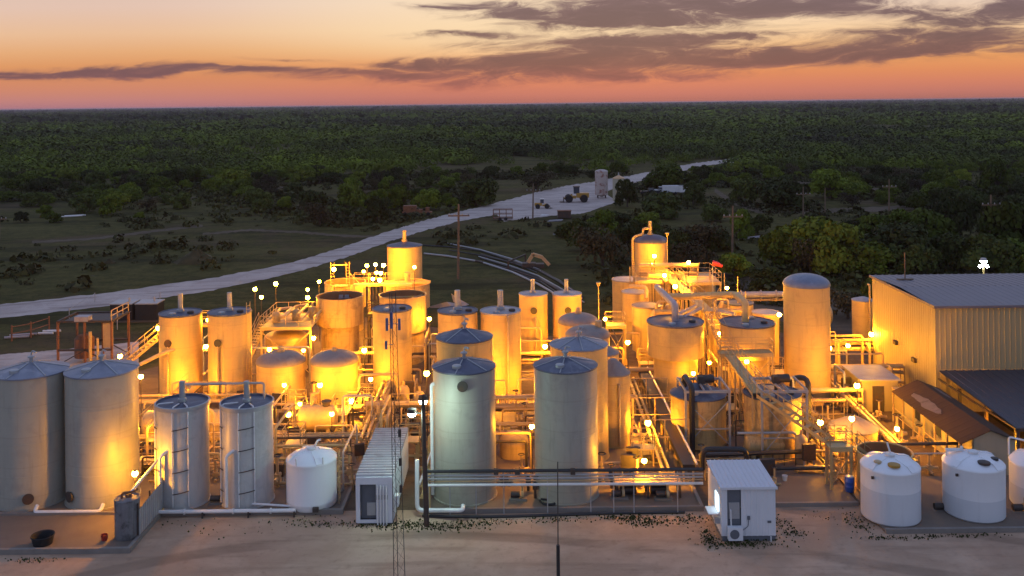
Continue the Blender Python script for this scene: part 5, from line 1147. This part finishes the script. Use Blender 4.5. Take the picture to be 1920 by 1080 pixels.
def agitator(key, label):
    (x, y_, z), r, top = TANKS[key]; t = thing('agitator_frame', label, 'steel frame', (x, y_, SLAB)); zt = top + .75
    for dx_ in (-1.3, 1.75):
        for dy_ in (-r-.25, r*.5): MB().bb(x+dx_-.07, x+dx_+.07, y_+dy_-.07, y_+dy_+.07, SLAB, zt).build('leg', 'galv', t, False)
    q = MB()
    for dy_ in (-r-.25, r*.5): q.beam((x-1.4, y_+dy_, zt), (x+1.85, y_+dy_, zt), .12, .16)
    for dx_ in (-1.3, 0, .5, 1.75): q.beam((x+dx_, y_-r-.3, zt+.10), (x+dx_, y_+r*.5, zt+.10), .10, .14)
    q.beam((x-1.3, y_-r-.25, SLAB+.4), (x+1.75, y_-r-.25, zt-.6), .06).beam((x+1.75, y_-r-.22, SLAB+.4), (x-1.3, y_-r-.22, zt-.6), .06).beam((x-1.3, y_-r-.25, 1.7), (x+1.75, y_-r-.25, 1.7), .08)
    q.build('beam_frame', 'galv', t, False)
    MB().tube([(x+.2, y_-.6, zt+.45), (x+1.0, y_-.6, zt+.45)], .28, 12).box((x+.1, y_-.6, zt+.4), (.5, .5, .5)).build('motor', 'dark_steel', t)
    MB().tube([(x+.1, y_-.6, top-.1), (x+.1, y_-.6, zt+.2)], .12, 8).build('shaft', 'dark_steel', t)
    return t
agitator('T33', 'grey steel frame with agitator motor over the blue cone roofed short tank')
agitator('T34', 'grey steel frame with agitator motor over the short tank by the gooseneck')
pipe('black_riser', 'thick black riser pipe in front of the blue cone roofed short tank', [P3(1283, 725, 68.6), P3(1283, 703, 68.6), P3(1297, 726, 66.8), P3(1298, 858, 66.6), P3(1330, 862, 66.3)], .2, 'black_pipe', bend=.35)
pipe('black_gooseneck', 'tall black gooseneck pipe curving beside the tall silo', [P3(1485, 742, 70.5), P3(1485, 708, 69.5), P3(1516, 708, 68.2), P3(1515, 850, 67.8), P3(1400, 852, 67.6)], .2, 'black_pipe', bend=.75)
pipe('black_hoop', 'black hoop pipe standing behind the white shed', [P3(1317, 880, 60.5), P3(1317, 842, 60.5), P3(1400, 842, 60.5), P3(1400, 880, 60.5)], .17, 'black_pipe', bend=.5)
pipe('black_crosspipe', 'straight black pipe running level behind the black hoop', [P3(1316, 853, 61.2), P3(1520, 846, 64.5)], .15, 'black_pipe')
pipe('roof_pipe', 'big bent pipe rising from the left drum topped tank roof', [P3(1266, 604, 80), P3(1266, 572, 80), P3(1238, 545, 86), P3(1232, 538, 92)], .3, 'pale_roof', bend=.5)
pipe('roof_pipe', 'big bent pipe rising from the right drum topped tank roof', [P3(1398, 604, 80), P3(1398, 568, 80), P3(1378, 552, 84), P3(1290, 556, 85), P3(1255, 556, 85.5)], .3, 'amber_tint_steel', bend=.5)
pipe('header_pipe', 'pale header pipe in front of the tall rear tank with side pipe', [P3(1200, 498, 104), P3(1290, 497, 104), P3(1298, 498, 103), P3(1298, 515, 103)], .28, 'amber_tint_steel', bend=.4)
pipe('header_pipe', 'pale pipe with funnel end on the rear railed deck', [P3(1215, 517, 99), P3(1245, 517, 99), P3(1250, 530, 98)], .24, 'amber_tint_steel', bend=.4)
pipe('header_pipe', 'pale pipe angled over the pink roofed tanks', [P3(1180, 537, 97), P3(1212, 538, 96), P3(1212, 560, 95.5)], .2, 'amber_tint_steel', bend=.4)
pipe('header_pipe', 'low pale pipe crossing just behind the slim vented pair of the right group', [P3(1180, 694, 82), P3(1228, 694, 82)], .22, 'amber_tint_steel')
for i, (a, b) in enumerate((((1268, 592, 82), (1304, 574, 86)), ((1282, 596, 81.5), (1314, 578, 85)))): pipe('sloping_pipe', ['upper', 'lower'][i] + ' sloping pink pipe over the left drum topped tank roof', [P3(*a), P3(*b)], .17, 'pale_roof')
pipe('sloping_pipe', 'pale flat pipe lying over the rear of the right drum topped tank', [P3(1345, 584, 84), P3(1378, 590, 82.5)], .2, 'pale_roof')
for i, (x, y_) in enumerate(((13.4, 90.5), (15.0, 92.5), (19.0, 91), (20.6, 94), (18.2, 86.8))):
    (lb,) = (['filter column at the left of the pipes behind the drum topped tanks', 'filter column second from left behind the drum topped tanks', 'filter column under the high catwalk behind the drum topped tanks', 'filter column toward the windsock behind the drum topped tanks', 'filter column close behind the head of the steep stair'][i],)
    t = thing('filter_column', lb, 'filter', (x, y_, .012)); MB().lathe([(.62, .6), (.65, .7), (.65, 4.4), (.45, 4.85), (.15, 5.0), (.15, 5.4), (.001, 5.42)], 18, (x, y_, 0)).build('body', 'amber_tint_steel', t)
    for k_ in range(3): a = k_*2.1; MB().tube([(x+math.cos(a)*.5, y_+math.sin(a)*.5, .012), (x+math.cos(a)*.5, y_+math.sin(a)*.5, .8)], .07, 6).build('leg', 'yellow_steel', t)
    MB().pipe([(x, y_, 5.3), (x+.2, y_-.1, 5.7), (x+1.2, y_-.3, 5.7), (x+1.2, y_-.3, 3.2)], .1, 7).build('outlet_pipe', 'tan_pipe', t)
for i, (px, py, D, h_) in enumerate(((1181, 500, 101, 1.6), (1383, 519, 92, 2.0), (1398, 546, 88, 1.2), (1331, 506, 99, 1.6), (1358, 512, 97, 1.2))):
    p = P3(px, py, D); tag(MB().tube([(p.x, D, 0), p], .05, 6).build('vent_stack', 'yellow_steel'), ['thin stack at the left corner of the rear railed deck', 'thin tall stack right of the pipe bridge lamp', 'thin short stack at the end of the pipe bridge', 'thin stack at the right corner of the rear deck', 'thin stack beside the windsock'][i], 'pipe')
p = P3(1336, 493, 96); t = thing('windsock', 'red windsock on a slim pole above the right tank group', 'windsock', (p.x, 96, 0))
MB().tube([(p.x, 96, 0), p], .04, 6).build('pole', 'galv', t); MB().tube([p, p + Vector((.45, -.1, -.1)), p + Vector((.95, -.1, -.32))], [.28, .24, .15], 12).build('sock', 'red_fabric', t)
p = P3(1122, 533, 92); t = thing('vent_post', 'slim post with cup top beside the small railed stand', 'post', (p.x, 92, 0)); MB().tube([(p.x, 92, 0), p], .05, 6).build('post', 'yellow_steel', t); MB().lathe([(.08, -.2), (.24, .15), (.2, .2), (.001, .12)], 12, p).build('cup', 'yellow_steel', t)
p = P3(1251, 440, 110); t = thing('vent_post', 'slim post with cup top right of the tall rear tank with side pipe', 'post', (p.x, 110, 0)); MB().tube([(p.x, 110, 0), p], .05, 6).build('post', 'yellow_steel', t); MB().lathe([(.08, -.2), (.26, .2), (.2, .25), (.001, .15)], 12, p).build('cup', 'yellow_steel', t)
for i, (xa_, xb_, y_, z, m_, lb) in enumerate(((15.6, 19.4, 64.0, 1.1, 'dark_steel', 'dark guard rail on the floor behind the white shed'), (15.4, 18.6, 67.2, 2.1, 'dark_steel', 'tall dark guard frame before the blue cone roofed short tank'), (20.8, 25.6, 63.9, 1.2, 'yellow_steel', 'yellow guard rail between the near landing and low cone tank'), (20.5, 24.5, 71.6, 2.0, 'yellow_steel', 'tall yellow guard frame behind the low cone tank'), (12.2, 14.8, 62.0, 1.4, 'yellow_steel', 'yellow guard rail behind the black hoop pipe'))):
    tag(MB().rail([(xa_, y_, .02), (xb_, y_, .02)], z, .04, .8).build('guard_rail', m_), lb, 'railing')
vessel('small horizontal tank below the neighbouring stair and gooseneck', 15.6, 18.4, 65.6, 1.0, .6, 'stained_steel', man=False)
for i, (x, y_, h_, m_, lb) in enumerate(((19.2, 64.6, 1.7, 'tan_pipe', 'tan upright filter pot below the long catwalk'), (22.4, 65.6, 1.5, 'tan_pipe', 'tan upright filter pot left of the low cone tank'))):
    tag(MB().lathe([(.4, .02), (.42, .1), (.42, h_), (.25, h_+.25), (.1, h_+.3), (.1, h_+.6), (.001, h_+.62)], 16, (x, y_, 0)).build('filter_pot', m_), lb, 'filter')
pipe('wall_pipe', 'black pipe run low along the floor behind the white shed', [(14.9, 62.6, .5), (20.4, 62.6, .5), (20.4, 66, .5)], .12, 'black_pipe', bend=.4)
pipe('wall_pipe', 'grey pipe crossing above head height beside the near landing', [(15.0, 65, 2.0), (19.0, 65, 2.0), (19.0, 65, .1)], .09, 'galv', bend=.3)
t = thing('low_skid', 'low pale topped skid with dark gear beneath, right of the grey front tank', 'skid', (6.0, 58.3, SLAB))
MB().bb(6.1, 10.2, 58.9, 60.2, .95, 1.05).build('deck', 'tan_pipe', t, False)
for xx in (6.2, 8.1, 10.05):
    for yy_ in (59.0, 60.05): MB().bb(xx-.06, xx+.06, yy_-.06, yy_+.06, SLAB, .948).build('leg', 'dark_steel', t, False)
for xx in (6.9, 8.8): MB().tube([(xx-.5, 59.5, .5), (xx+.5, 59.5, .5)], .3, 12).build('motor', 'black_pipe', t)
for i, (x, y_, h_) in enumerate(((1.15, 59.2, 1.5), (.75, 60.4, 1.2), (6.0, 60.6, 1.6))): tag(MB().tube([(x, y_, SLAB), (x, y_, h_)], .09, 7).pipe([(x, y_, h_*.6), (x+.6, y_, h_*.6), (x+.6, y_, SLAB)], .07, 7).box((x, y_, h_*.6), (.3, .3, .35)).lathe([(.2, h_), (.26, h_+.03), (.2, h_+.06)], 12, (x, y_, 0)).build('valve_riser', 'dark_steel'), ['valve riser nearest the black curled hose', 'valve riser behind the black curled hose', 'valve riser at the left end of the low skid'][i], 'valve')
# pumps and small gear between the tanks
for lb, x, y_ in [('pump between the bases of the slim linked pair', -18.3, 58.9), ('pump right of the small white domed tank', -12.6+1.1, 60.5), ('pump between the two tall front tanks', .1, 59.0), ('pump left of the curled hose between the tall front tanks', -.6, 61.5), ('pump right of the grey front tank', 6.3, 59.0),
   ('pump under the pipe bridge far right end', 9.0, 58.8), ('pump behind the container hut', -8.2, 66.4), ('pump below the raised double pipe bridge', -7.2, 70.2), ('pump in front of the right low dome tank', -12.5, 75.3), ('pump in front of the left low dome tank', -19.6, 76.0), ('pump between the low domes', -17.0, 78.5),
   ('pump in front of the vented tank left pair', -27.0, 77.0), ('pump behind the grey left tank', -24.4, 64.0), ('pump between two white plastic tanks', 25.2, 56.9), ('pump between right white plastic tanks', 29.7, 56.6), ('pump under the catwalk behind the white shed', 16.8, 66.0), ('pump under the gooseneck', 21.5, 65.2), ('pump beside the low orange cone tank', 26.4, 66.4),
   ('pump below the small railed stand', 9.2, 87.0), ('pump between the cone tank and black trough', 9.0, 64.8), ('pump by the small round topped vessel', 1.9, 65.2), ('pump beside the hut with flat roof', 25.3, 76.4), ('pump at the foot of the silo', 25.9, 74.5)]:
    pump(lb, x, y_, SLAB if y_ < 79 and x < 20 else .012)
for i, (x, y_) in enumerate(((-7.6, 76), (-9.0, 77.6), (-6.3, 79))): tag(MB().lathe([(.45, .15), (.45, 1.5), (.3, 1.75), (.1, 1.8), (.1, 2.2), (.001, 2.2)], 16, (x, y_, 0)).build('filter_pot', 'amber_tint_steel'), ['left', 'near', 'right'][i] + ' small filter pot below the flat purple roofed tank', 'filter')

# ================================================================== YARD AND COUNTRY BEYOND
def upole(label, px, pb, pt, lean=0, cross=True, m='wood', r=.16, wires=None):
    p = G(px, pb); D = p.y; top = W(px + lean, pt, D); t = thing('utility_pole', label, 'utility pole', (p.x, D, 0))
    MB().tube([p, top], [r*1.2, r*.85], 8).build('pole', m, t)
    if cross:
        z = top.z - 1.6; MB().bb(top.x-1.5, top.x+1.5, D-.16, D-.04, z-.09, z+.09).build('crossarm', m, t, False)
        for dx_ in (-1.35, -.5, .5, 1.35): MB().lathe([(.06, 0), (.1, .1), (.06, .25), (.001, .26)], 8, (top.x+dx_, D-.1, z+.09)).build('insulator', 'galv', t)
    return t
upole('tall wooden utility pole with crossarm lit orange between the tank groups', 859, 523, 383, 1)
upole('wooden utility pole standing behind the windsock', 1373, 497, 386, 1, r=.15)
upole('wooden utility pole at the right beyond the metal building', 1856, 477, 365, 2, r=.14)
upole('dark thin utility pole beside the yellow loader', 999, 411, 344, 1, r=.14)
upole('dark thin utility pole across the right dirt track', 1667, 408, 336, 0, r=.14)
upole('dark thin utility pole among the round trees on the right', 1506, 408, 350, 0, r=.13)
upole('dark utility pole cut by the left edge of the field', -2, 448, 395, 0, r=.2)
upole('short dark pole on the right dirt track by the scrub', 1547, 402, 352, 0, False, r=.12)
# pipe lengths lying on the grass
def gp(pts, z): return [G(x, y_) + Vector((0, 0, z)) for x, y_ in pts]
base_ = [(792, 468), (840, 471), (900, 481), (960, 496), (1010, 515), (1050, 537), (1092, 566)]
for i in range(9):
    o = -8 + i * 2.6 + random.uniform(-1.2, 1.2); tw = random.uniform(-7, 7); lb = 'long pipe lying in the loose bundle curving across the grass'
    q_ = [(x + random.uniform(-4, 4), y_ + (o + tw * (x - 940) / 150) * (1 + (x-790)/600) + random.uniform(-1.6, 1.6)) for x, y_ in base_]; q_ = q_[random.choice((0, 0, 1, 2)):][:random.choice((4, 5, 6, 7))]
    tag(MB().tube(gp(q_, .15), random.choice((.09, .12, .15)), 6).build('laid_pipe', ['galv', 'black_pipe', 'dark_steel', 'black_pipe'][i % 4]), lb, 'pipe', 'pipes laid across the grass')
# tan boom arm
a = G(992, 503); t = thing('boom_arm', 'tan bent boom arm of a parked machine among the laid pipes', 'machine', a); D = a.y
MB().beam(W(990, 492, D), W(1000, 476, D), .45, .5).beam(W(999, 477, D), W(1016, 482, D), .45, .5).beam(W(1014, 480, D), W(1030, 497, D), .4, .45).build('boom', 'tan_paint', t, False)
MB().box(W(992, 500, D+.5), (2.0, 1.6, 1.2)).box(W(1005, 499, D+.6), (2.4, 1.4, .8)).build('body', 'dark_steel', t, False)
t = thing('pipe_stand', 'dark low stand frame left of the tan boom arm', 'frame', G(958, 508)); q0 = G(953, 506); q1 = G(985, 492)
MB().beam(q0 + Vector((0,0,1.2)), q1 + Vector((0,0,1.2)), .2, .2).build('top_beam', 'dark_steel', t, False)
for q in (q0, q1): MB().beam(q, q + Vector((0,0,1.2)), .25).build('leg', 'dark_steel', t, False)
# loaders
def loader(label, px, py, L, flip=1):
    p = G(px, py); x, y_ = p.x, p.y; t = thing('wheel_loader', label, 'loader', p); s = L / 6.0
    X = lambda v: x + v * s * flip
    for wx in (-1.5, 1.4):
        for wy in (-.9, .9):
            MB().wheel((X(wx), y_ + wy*s, .75*s), .75*s, .5*s, 'y').build('wheel', 'rubber', t)
    MB().box((X(-1.3), y_, 1.35*s), (2.4*s, 1.3*s, .9*s)).box((X(.9), y_, 1.0*s), (1.8*s, 1.0*s, .5*s)).build('body', 'machine_yellow', t, False)
    MB().box((X(-.1), y_, 2.35*s), (1.1*s, 1.2*s, 1.3*s)).build('cab', 'glass_dark', t, False); MB().box((X(-.1), y_, 3.05*s), (1.3*s, 1.35*s, .12*s)).build('cab_roof', 'white_pipe' if L < 5 else 'dark_steel', t, False)
    MB().beam((X(.7), y_, 1.5*s), (X(2.4), y_, .7*s), .3*s, .3*s).build('lift_arm', 'machine_yellow', t, False)
    i = MB(); i.quad((X(2.4), y_-1.2*s, .15*s), (X(3.2), y_-1.2*s, .15*s), (X(3.2), y_+1.2*s, .15*s), (X(2.4), y_+1.2*s, .15*s)); i.box((X(2.4), y_, .55*s), (.1*s, 2.4*s, .9*s)); i.build('bucket', 'dark_steel', t, False)
loader('small yellow loader with pale cab roof on the gravel road', 1017, 391, 4.4, 1)
loader('large yellow loader with dark cab parked on the gravel yard', 1080, 379, 7.6, -1)
p = G(943, 413); x, y_ = p.x, p.y; t = thing('cage_trailer', 'rusty open cage trailer at the edge of the gravel road', 'trailer', p)
q = MB()
for dx_ in (-2.0, -.7, .7, 2.0):
    for dy_ in (-.9, .9): q.tube([(x+dx_, y_+dy_, .5), (x+dx_, y_+dy_, 2.3)], .07, 5)
for dy_ in (-.9, .9):
    for zz in (.6, 1.4, 2.3): q.tube([(x-2, y_+dy_, zz), (x+2, y_+dy_, zz)], .07, 5)
for dx_ in (-2, 2): q.tube([(x+dx_, y_-.9, 2.3), (x+dx_, y_+.9, 2.3)], .07, 5)
q.build('cage', 'rusty', t); MB().box((x, y_, .5), (4.2, 1.9, .15)).build('bed', 'dark_steel', t, False)
for wx in (-.6, .6): MB().wheel((x+wx, y_-.95, .35), .35, .2, 'y').build('wheel', 'rubber', t)
for i, (px, w_) in enumerate(((769, 3.4), (794, 3.8))):
    p = G(px, 404); x, y_ = p.x, p.y; t = thing('red_wagon', ['dark red box wagon parked at the verge, left of two', 'dark red flat wagon with load parked at the verge, right of two'][i], 'wagon', p)
    MB().box((x, y_, .75), (w_, 2, .25)).build('bed', 'rusty', t, False)
    for wx in (-w_*.3, w_*.3): MB().wheel((x+wx, y_-1, .42), .42, .25, 'y').build('wheel', 'rubber', t)
    if i == 0: MB().box((x, y_, 1.55), (w_*.85, 1.9, 1.3)).build('box_body', 'rusty', t, False)
    else: MB().box((x-.8, y_, 1.15), (1.2, 1.6, .5)).lathe([(.45, 0), (.45, .9), (.001, .95)], 12, (x+.9, y_, .9)).build('load', 'rusty', t, False)
def truck(label, px, py, m, flip=1, L=5.2):
    p = G(px, py); x, y_ = p.x, p.y; t = thing('pickup_truck', label, 'pickup truck', p); X = lambda v: x + v * flip
    MB().box((x, y_, .85), (L, 1.9, .6)).build('body', m, t, False)
    b = MB(); i0 = 0
    b.v = [(X(-.6), y_-.85, 1.15), (X(1.3), y_-.85, 1.15), (X(.9), y_-.75, 1.8), (X(-.4), y_-.75, 1.8), (X(-.6), y_+.85, 1.15), (X(1.3), y_+.85, 1.15), (X(.9), y_+.75, 1.8), (X(-.4), y_+.75, 1.8)]
    b.f = [(0, 1, 2, 3), (5, 4, 7, 6), (1, 5, 6, 2), (4, 0, 3, 7), (3, 2, 6, 7)]; b.build('cab', 'glass_dark', t, False); MB().box((X(.25), y_, 1.83), (1.35, 1.55, .06)).build('cab_roof', m, t, False)
    for wx in (-1.6, 1.6):
        for wy in (-.88, .88): MB().wheel((x+wx, y_+wy, .38), .38, .26, 'y').build('wheel', 'rubber', t)
truck('dark pickup truck parked left of the white trailers', 1219, 366, 'black_pipe'); truck('white pickup truck parked beside the white box trailer', 1242, 363, 'white_pipe', -1)
for i, (px, L) in enumerate(((1262, 5.5), (1287, 4.0))):
    p = G(px, 364); x, y_ = p.x, p.y; t = thing('box_trailer', ['long white box trailer beyond the dark bush', 'short white box trailer at the right of the parked vehicles'][i], 'trailer', p)
    MB().box((x, y_, 1.45), (L, 2.2, 1.7)).build('body', 'white_pipe', t, False)
    for wx in (-.5, .5): MB().wheel((x+wx, y_-1.05, .36), .36, .22, 'y').build('wheel', 'rubber', t)
p = G(1058, 409); x, y_ = p.x, p.y; t = thing('skip_bin', 'dark steel skip bin on the scrap ground below the loaders', 'skip', p); MB().box((x, y_, .85), (2.8, 1.6, 1.4)).build('body', 'dark_steel', t, False); MB().box((x, y_, 1.6), (3.0, 1.8, .12)).build('rim', 'rusty', t, False)
for i, (px, py, L, a, m) in enumerate(((1040, 415, 3, .2, 'pale_roof'), (1120, 412, 4, -.1, 'white_pipe'), (1060, 436, 5.5, .5, 'galv'), (1075, 431, 5.0, .45, 'dark_steel'), (1020, 405, 1.5, 0, 'white_pipe'), (1128, 424, 3, -.1, 'galv'), (1410, 447, 6, .25, 'pale_roof'), (137, 406, 4, .2, 'white_pipe'), (36, 632, 2.4, .1, 'pale_roof'), (90, 625, 1.6, 0, 'white_pipe'))):
    p = G(px, py); d = Vector((math.cos(a), math.sin(a)*2.2, 0)); q = MB()
    for k_ in range(3): o = Vector((k_*.15, k_*.55-.5, .14 + .1*(k_ == 1))); q.tube([p - d*L/2*(1-.1*k_) + o, p + d*L/2 + o], .13, 6)
    tag(q.build('scrap_pipe_pile', m), ['pale scrap pipes on the ground left of the skip bin', 'white scrap pipes right of the skip bin', 'grey scrap pipes in the lower scrap heap', 'dark scrap pipes in the lower scrap heap', 'short white scrap lengths beside the dark thin pole', 'grey scrap pipes by the brown thicket', 'pale pipes lying left of the very large spreading tree', 'white scrap heap out on the dark field edge at left', 'pale scrap lengths near the far left fence', 'white scrap lengths beside the far left fence'][i], 'scrap')
for i, (px, py, w_, h_) in enumerate(((368, 492, 78, 26), (205, 494, 26, 9))):
    p = G(px, py); D = p.y; r = w_*D/F/2; q = MB(); n = 22; rr = random.Random(i)
    for j in range(6):
        for k_ in range(n): a = 2*math.pi*k_/n; f = (1-j/5)*(1+rr.uniform(-.14, .14)) + .02; q.v.append((p.x+math.cos(a)*r*f, D+math.sin(a)*r*f*.7, h_*D/F*(j/5)**.8*(1+rr.uniform(-.15, .1)) - .02))
    for j in range(5):
        for k_ in range(n): q.f.append((j*n+k_, j*n+(k_+1) % n, (j+1)*n+(k_+1) % n, (j+1)*n+k_))
    tag(q.build('brush_pile', 'leaf_brown'), ['large brown heap of cut brush on the grass field', 'small dark heap of brush on the grass field'][i], 'brush heap')
t = thing('scrap_canopy', 'tipped pale metal sheet lying on the grass behind the vented middle tank', 'sheet metal', G(860, 573)); a = G(862, 577); D = a.y
MB().quad(W(846, 550, D), W(862, 561, D), W(880, 571, D+1), W(868, 575, D), W(850, 566, D)).quad(W(803, 575, D), W(838, 566, D), W(872, 571, D+2), W(850, 578, D), W(815, 580, D)).build('sheet', 'pale_roof', t, False)

# ================================================================== small gear on the plant floor
rg = random.Random(21)
def free(x, y_, m=.5): return all((x-l.x)**2 + (y_-l.y)**2 > (r+m)**2 for l, r, tp in TANKS.values()) and not (9.3 < x < 12 and y_ < 83) and not (xa < x < xb and y_ < 66) 
xa, xb = -9.6, -7.0
def spots(n, x0, x1, y0, y1, m=.5):
    out = []; k_ = 0
    while len(out) < n and k_ < 4000:
        k_ += 1; x, y_ = rg.uniform(x0, x1), rg.uniform(y0, y1)
        if free(x, y_, m) and all((x-a)**2 + (y_-b)**2 > .8 for a, b in out): out.append((x, y_))
    return out
proto = None
for x, y_ in spots(110, -29, 30, 60.5, 82):
    if proto is None:
        proto = thing('valve_stand', 'valve stand with round handwheel rising from the plant floor', 'valve', (x, y_, .02), 'valve stands among the tanks')
        MB().tube([(x, y_, .02), (x, y_, 1.3)], .07, 7).tube([(x-.5, y_, .45), (x+.5, y_, .45)], .09, 7).tube([(x, y_-.5, .25), (x, y_+.5, .25)], .07, 7).box((x, y_, .45), (.26, .26, .34)).build('pipe_body', 'tan_pipe', proto)
        MB().lathe([(.16, 1.3), (.22, 1.33), (.16, 1.36)], 12, (x, y_, 0)).build('handwheel', 'dark_steel', proto); continue
    c = copy_tree(proto); c.location = (x, y_, .02); c.rotation_euler = (0, 0, rg.choice((0, 1.57, .3)))
    s_ = rg.uniform(.8, 1.4); c.scale = (s_, s_, s_ * rg.uniform(.8, 1.3))
proto = None
for x, y_ in spots(36, -28, 28, 61, 80, .7):
    if proto is None:
        proto = thing('control_cabinet', 'dark control cabinet on two posts on the plant floor', 'cabinet', (x, y_, .02), 'control cabinets among the tanks')
        MB().bb(x-.4, x+.4, y_-.15, y_+.15, .7, 1.8).build('box_body', 'dark_steel', proto, False)
        MB().bb(x-.36, x-.28, y_-.04, y_+.04, .02, .697).build('post', 'galv', proto, False); MB().bb(x+.28, x+.36, y_-.04, y_+.04, .02, .697).build('post', 'galv', proto, False); continue
    c = copy_tree(proto); c.location = (x, y_, .02); c.rotation_euler = (0, 0, rg.uniform(-.3, .3)); s_ = rg.uniform(.6, 1.15); c.scale = (s_*rg.uniform(.7, 1.6), s_, s_)
nfl = 0
for k_ in range(900):
    if nfl >= 90: break
    x, y_ = rg.uniform(-29, 26), rg.uniform(60.5, 90); L = rg.uniform(2, 6); ax = rg.random() < .6; z = rg.choice((.3, .45, .6, .9, 1.2))
    pts = [(x + (L*f if ax else 0), y_ + (0 if ax else L*f)) for f in (0, .25, .5, .75, 1)]
    if not all(free(a, b, .25) for a, b in pts): continue
    nfl += 1; r = rg.choice((.05, .07, .09, .12)); d = pts[-1]
    tag(MB().pipe([(x, y_, .02), (x, y_, z), (d[0], d[1], z), (d[0], d[1], .02)], r, 7).build('floor_pipe', rg.choice(('tan_pipe', 'amber_tint_steel', 'yellow_steel', 'dark_steel'))), 'low pipe bent down to the plant floor at both ends', 'pipe', 'low floor pipes among the tanks')

nfl = 0
for k_ in range(1600):
    if nfl >= 80: break
    x, y_ = rg.uniform(-29, 28), rg.uniform(60.5, 92); L = rg.uniform(2, 7); ax = rg.random() < .55; z = rg.uniform(1.3, 3.4)
    pts = [(x + (L*f if ax else 0), y_ + (0 if ax else L*f)) for f in (0, .2, .4, .6, .8, 1)]
    if not all(free(a, b, .12) for a, b in pts): continue
    nfl += 1; r = rg.choice((.05, .07, .09, .11)); d = pts[-1]; m_ = rg.choice(('tan_pipe', 'amber_tint_steel', 'yellow_steel', 'dark_steel', 'galv'))
    z2 = z if rg.random() < .6 else z + rg.uniform(.4, 1.2); q = (d[0], d[1])
    tag(MB().pipe([(x, y_, .02), (x, y_, z), (q[0], q[1], z), (q[0], q[1], .02)], r, 7).build('overhead_pipe', m_), 'raised pipe bent down to the plant floor at both ends', 'pipe', 'raised pipes among the tanks')
protos = {}
nst = 0
for x, y_ in spots(26, -28, 27, 62, 86, 1.3):
    if any(abs(x - a) < 1.6 and abs(y_ - b) < 1.6 for a, b in ((16.8, 70), (18.5, 63))): continue
    nst += 1
    if not protos:
        pr = thing('service_step', 'small railed service step standing between the tanks', 'platform', (x, y_, .02), 'service steps among the tanks'); protos['p'] = pr
        MB().bb(x-.7, x+.7, y_-.5, y_+.5, 1.15, 1.22).build('deck', 'yellow_steel', pr, False)
        MB().rail([(x-.7, y_-.5, 1.22), (x+.7, y_-.5, 1.22), (x+.7, y_+.5, 1.22), (x-.7, y_+.5, 1.22)], 1.0, .028, .7).build('railing', 'yellow_steel', pr)
        for a in (-.62, .62):
            for b in (-.42, .42): MB().bb(x+a-.04, x+a+.04, y_+b-.04, y_+b+.04, .02, 1.148).build('leg', 'yellow_steel', pr, False)
        continue
    c = copy_tree(protos['p']); c.location = (x, y_, .02); c.rotation_euler = (0, 0, rg.choice((0, 1.5708, 3.1416))); s_ = rg.uniform(.85, 1.25); c.scale = (s_, s_, s_)

# ================================================================== evening haze over the whole country
hz = MB().bb(-17000, 17000, -60, 16000, -1.0, 26.5)
hm = bpy.data.materials.new('haze_air'); hm.use_nodes = True; ht = hm.node_tree; ht.nodes.clear()
pv = ht.nodes.new('ShaderNodeVolumePrincipled'); pv.inputs['Color'].default_value = (0.95, 0.76, 0.82, 1); pv.inputs['Density'].default_value = 0.00006; pv.inputs['Anisotropy'].default_value = 0.0
ho = ht.nodes.new('ShaderNodeOutputMaterial'); ht.links.new(pv.outputs[0], ho.inputs['Volume']); MATS['haze_air'] = hm
tag(hz.build('haze', 'haze_air', None, False), 'thin mauve evening haze lying over the whole country', 'haze', kind='stuff')
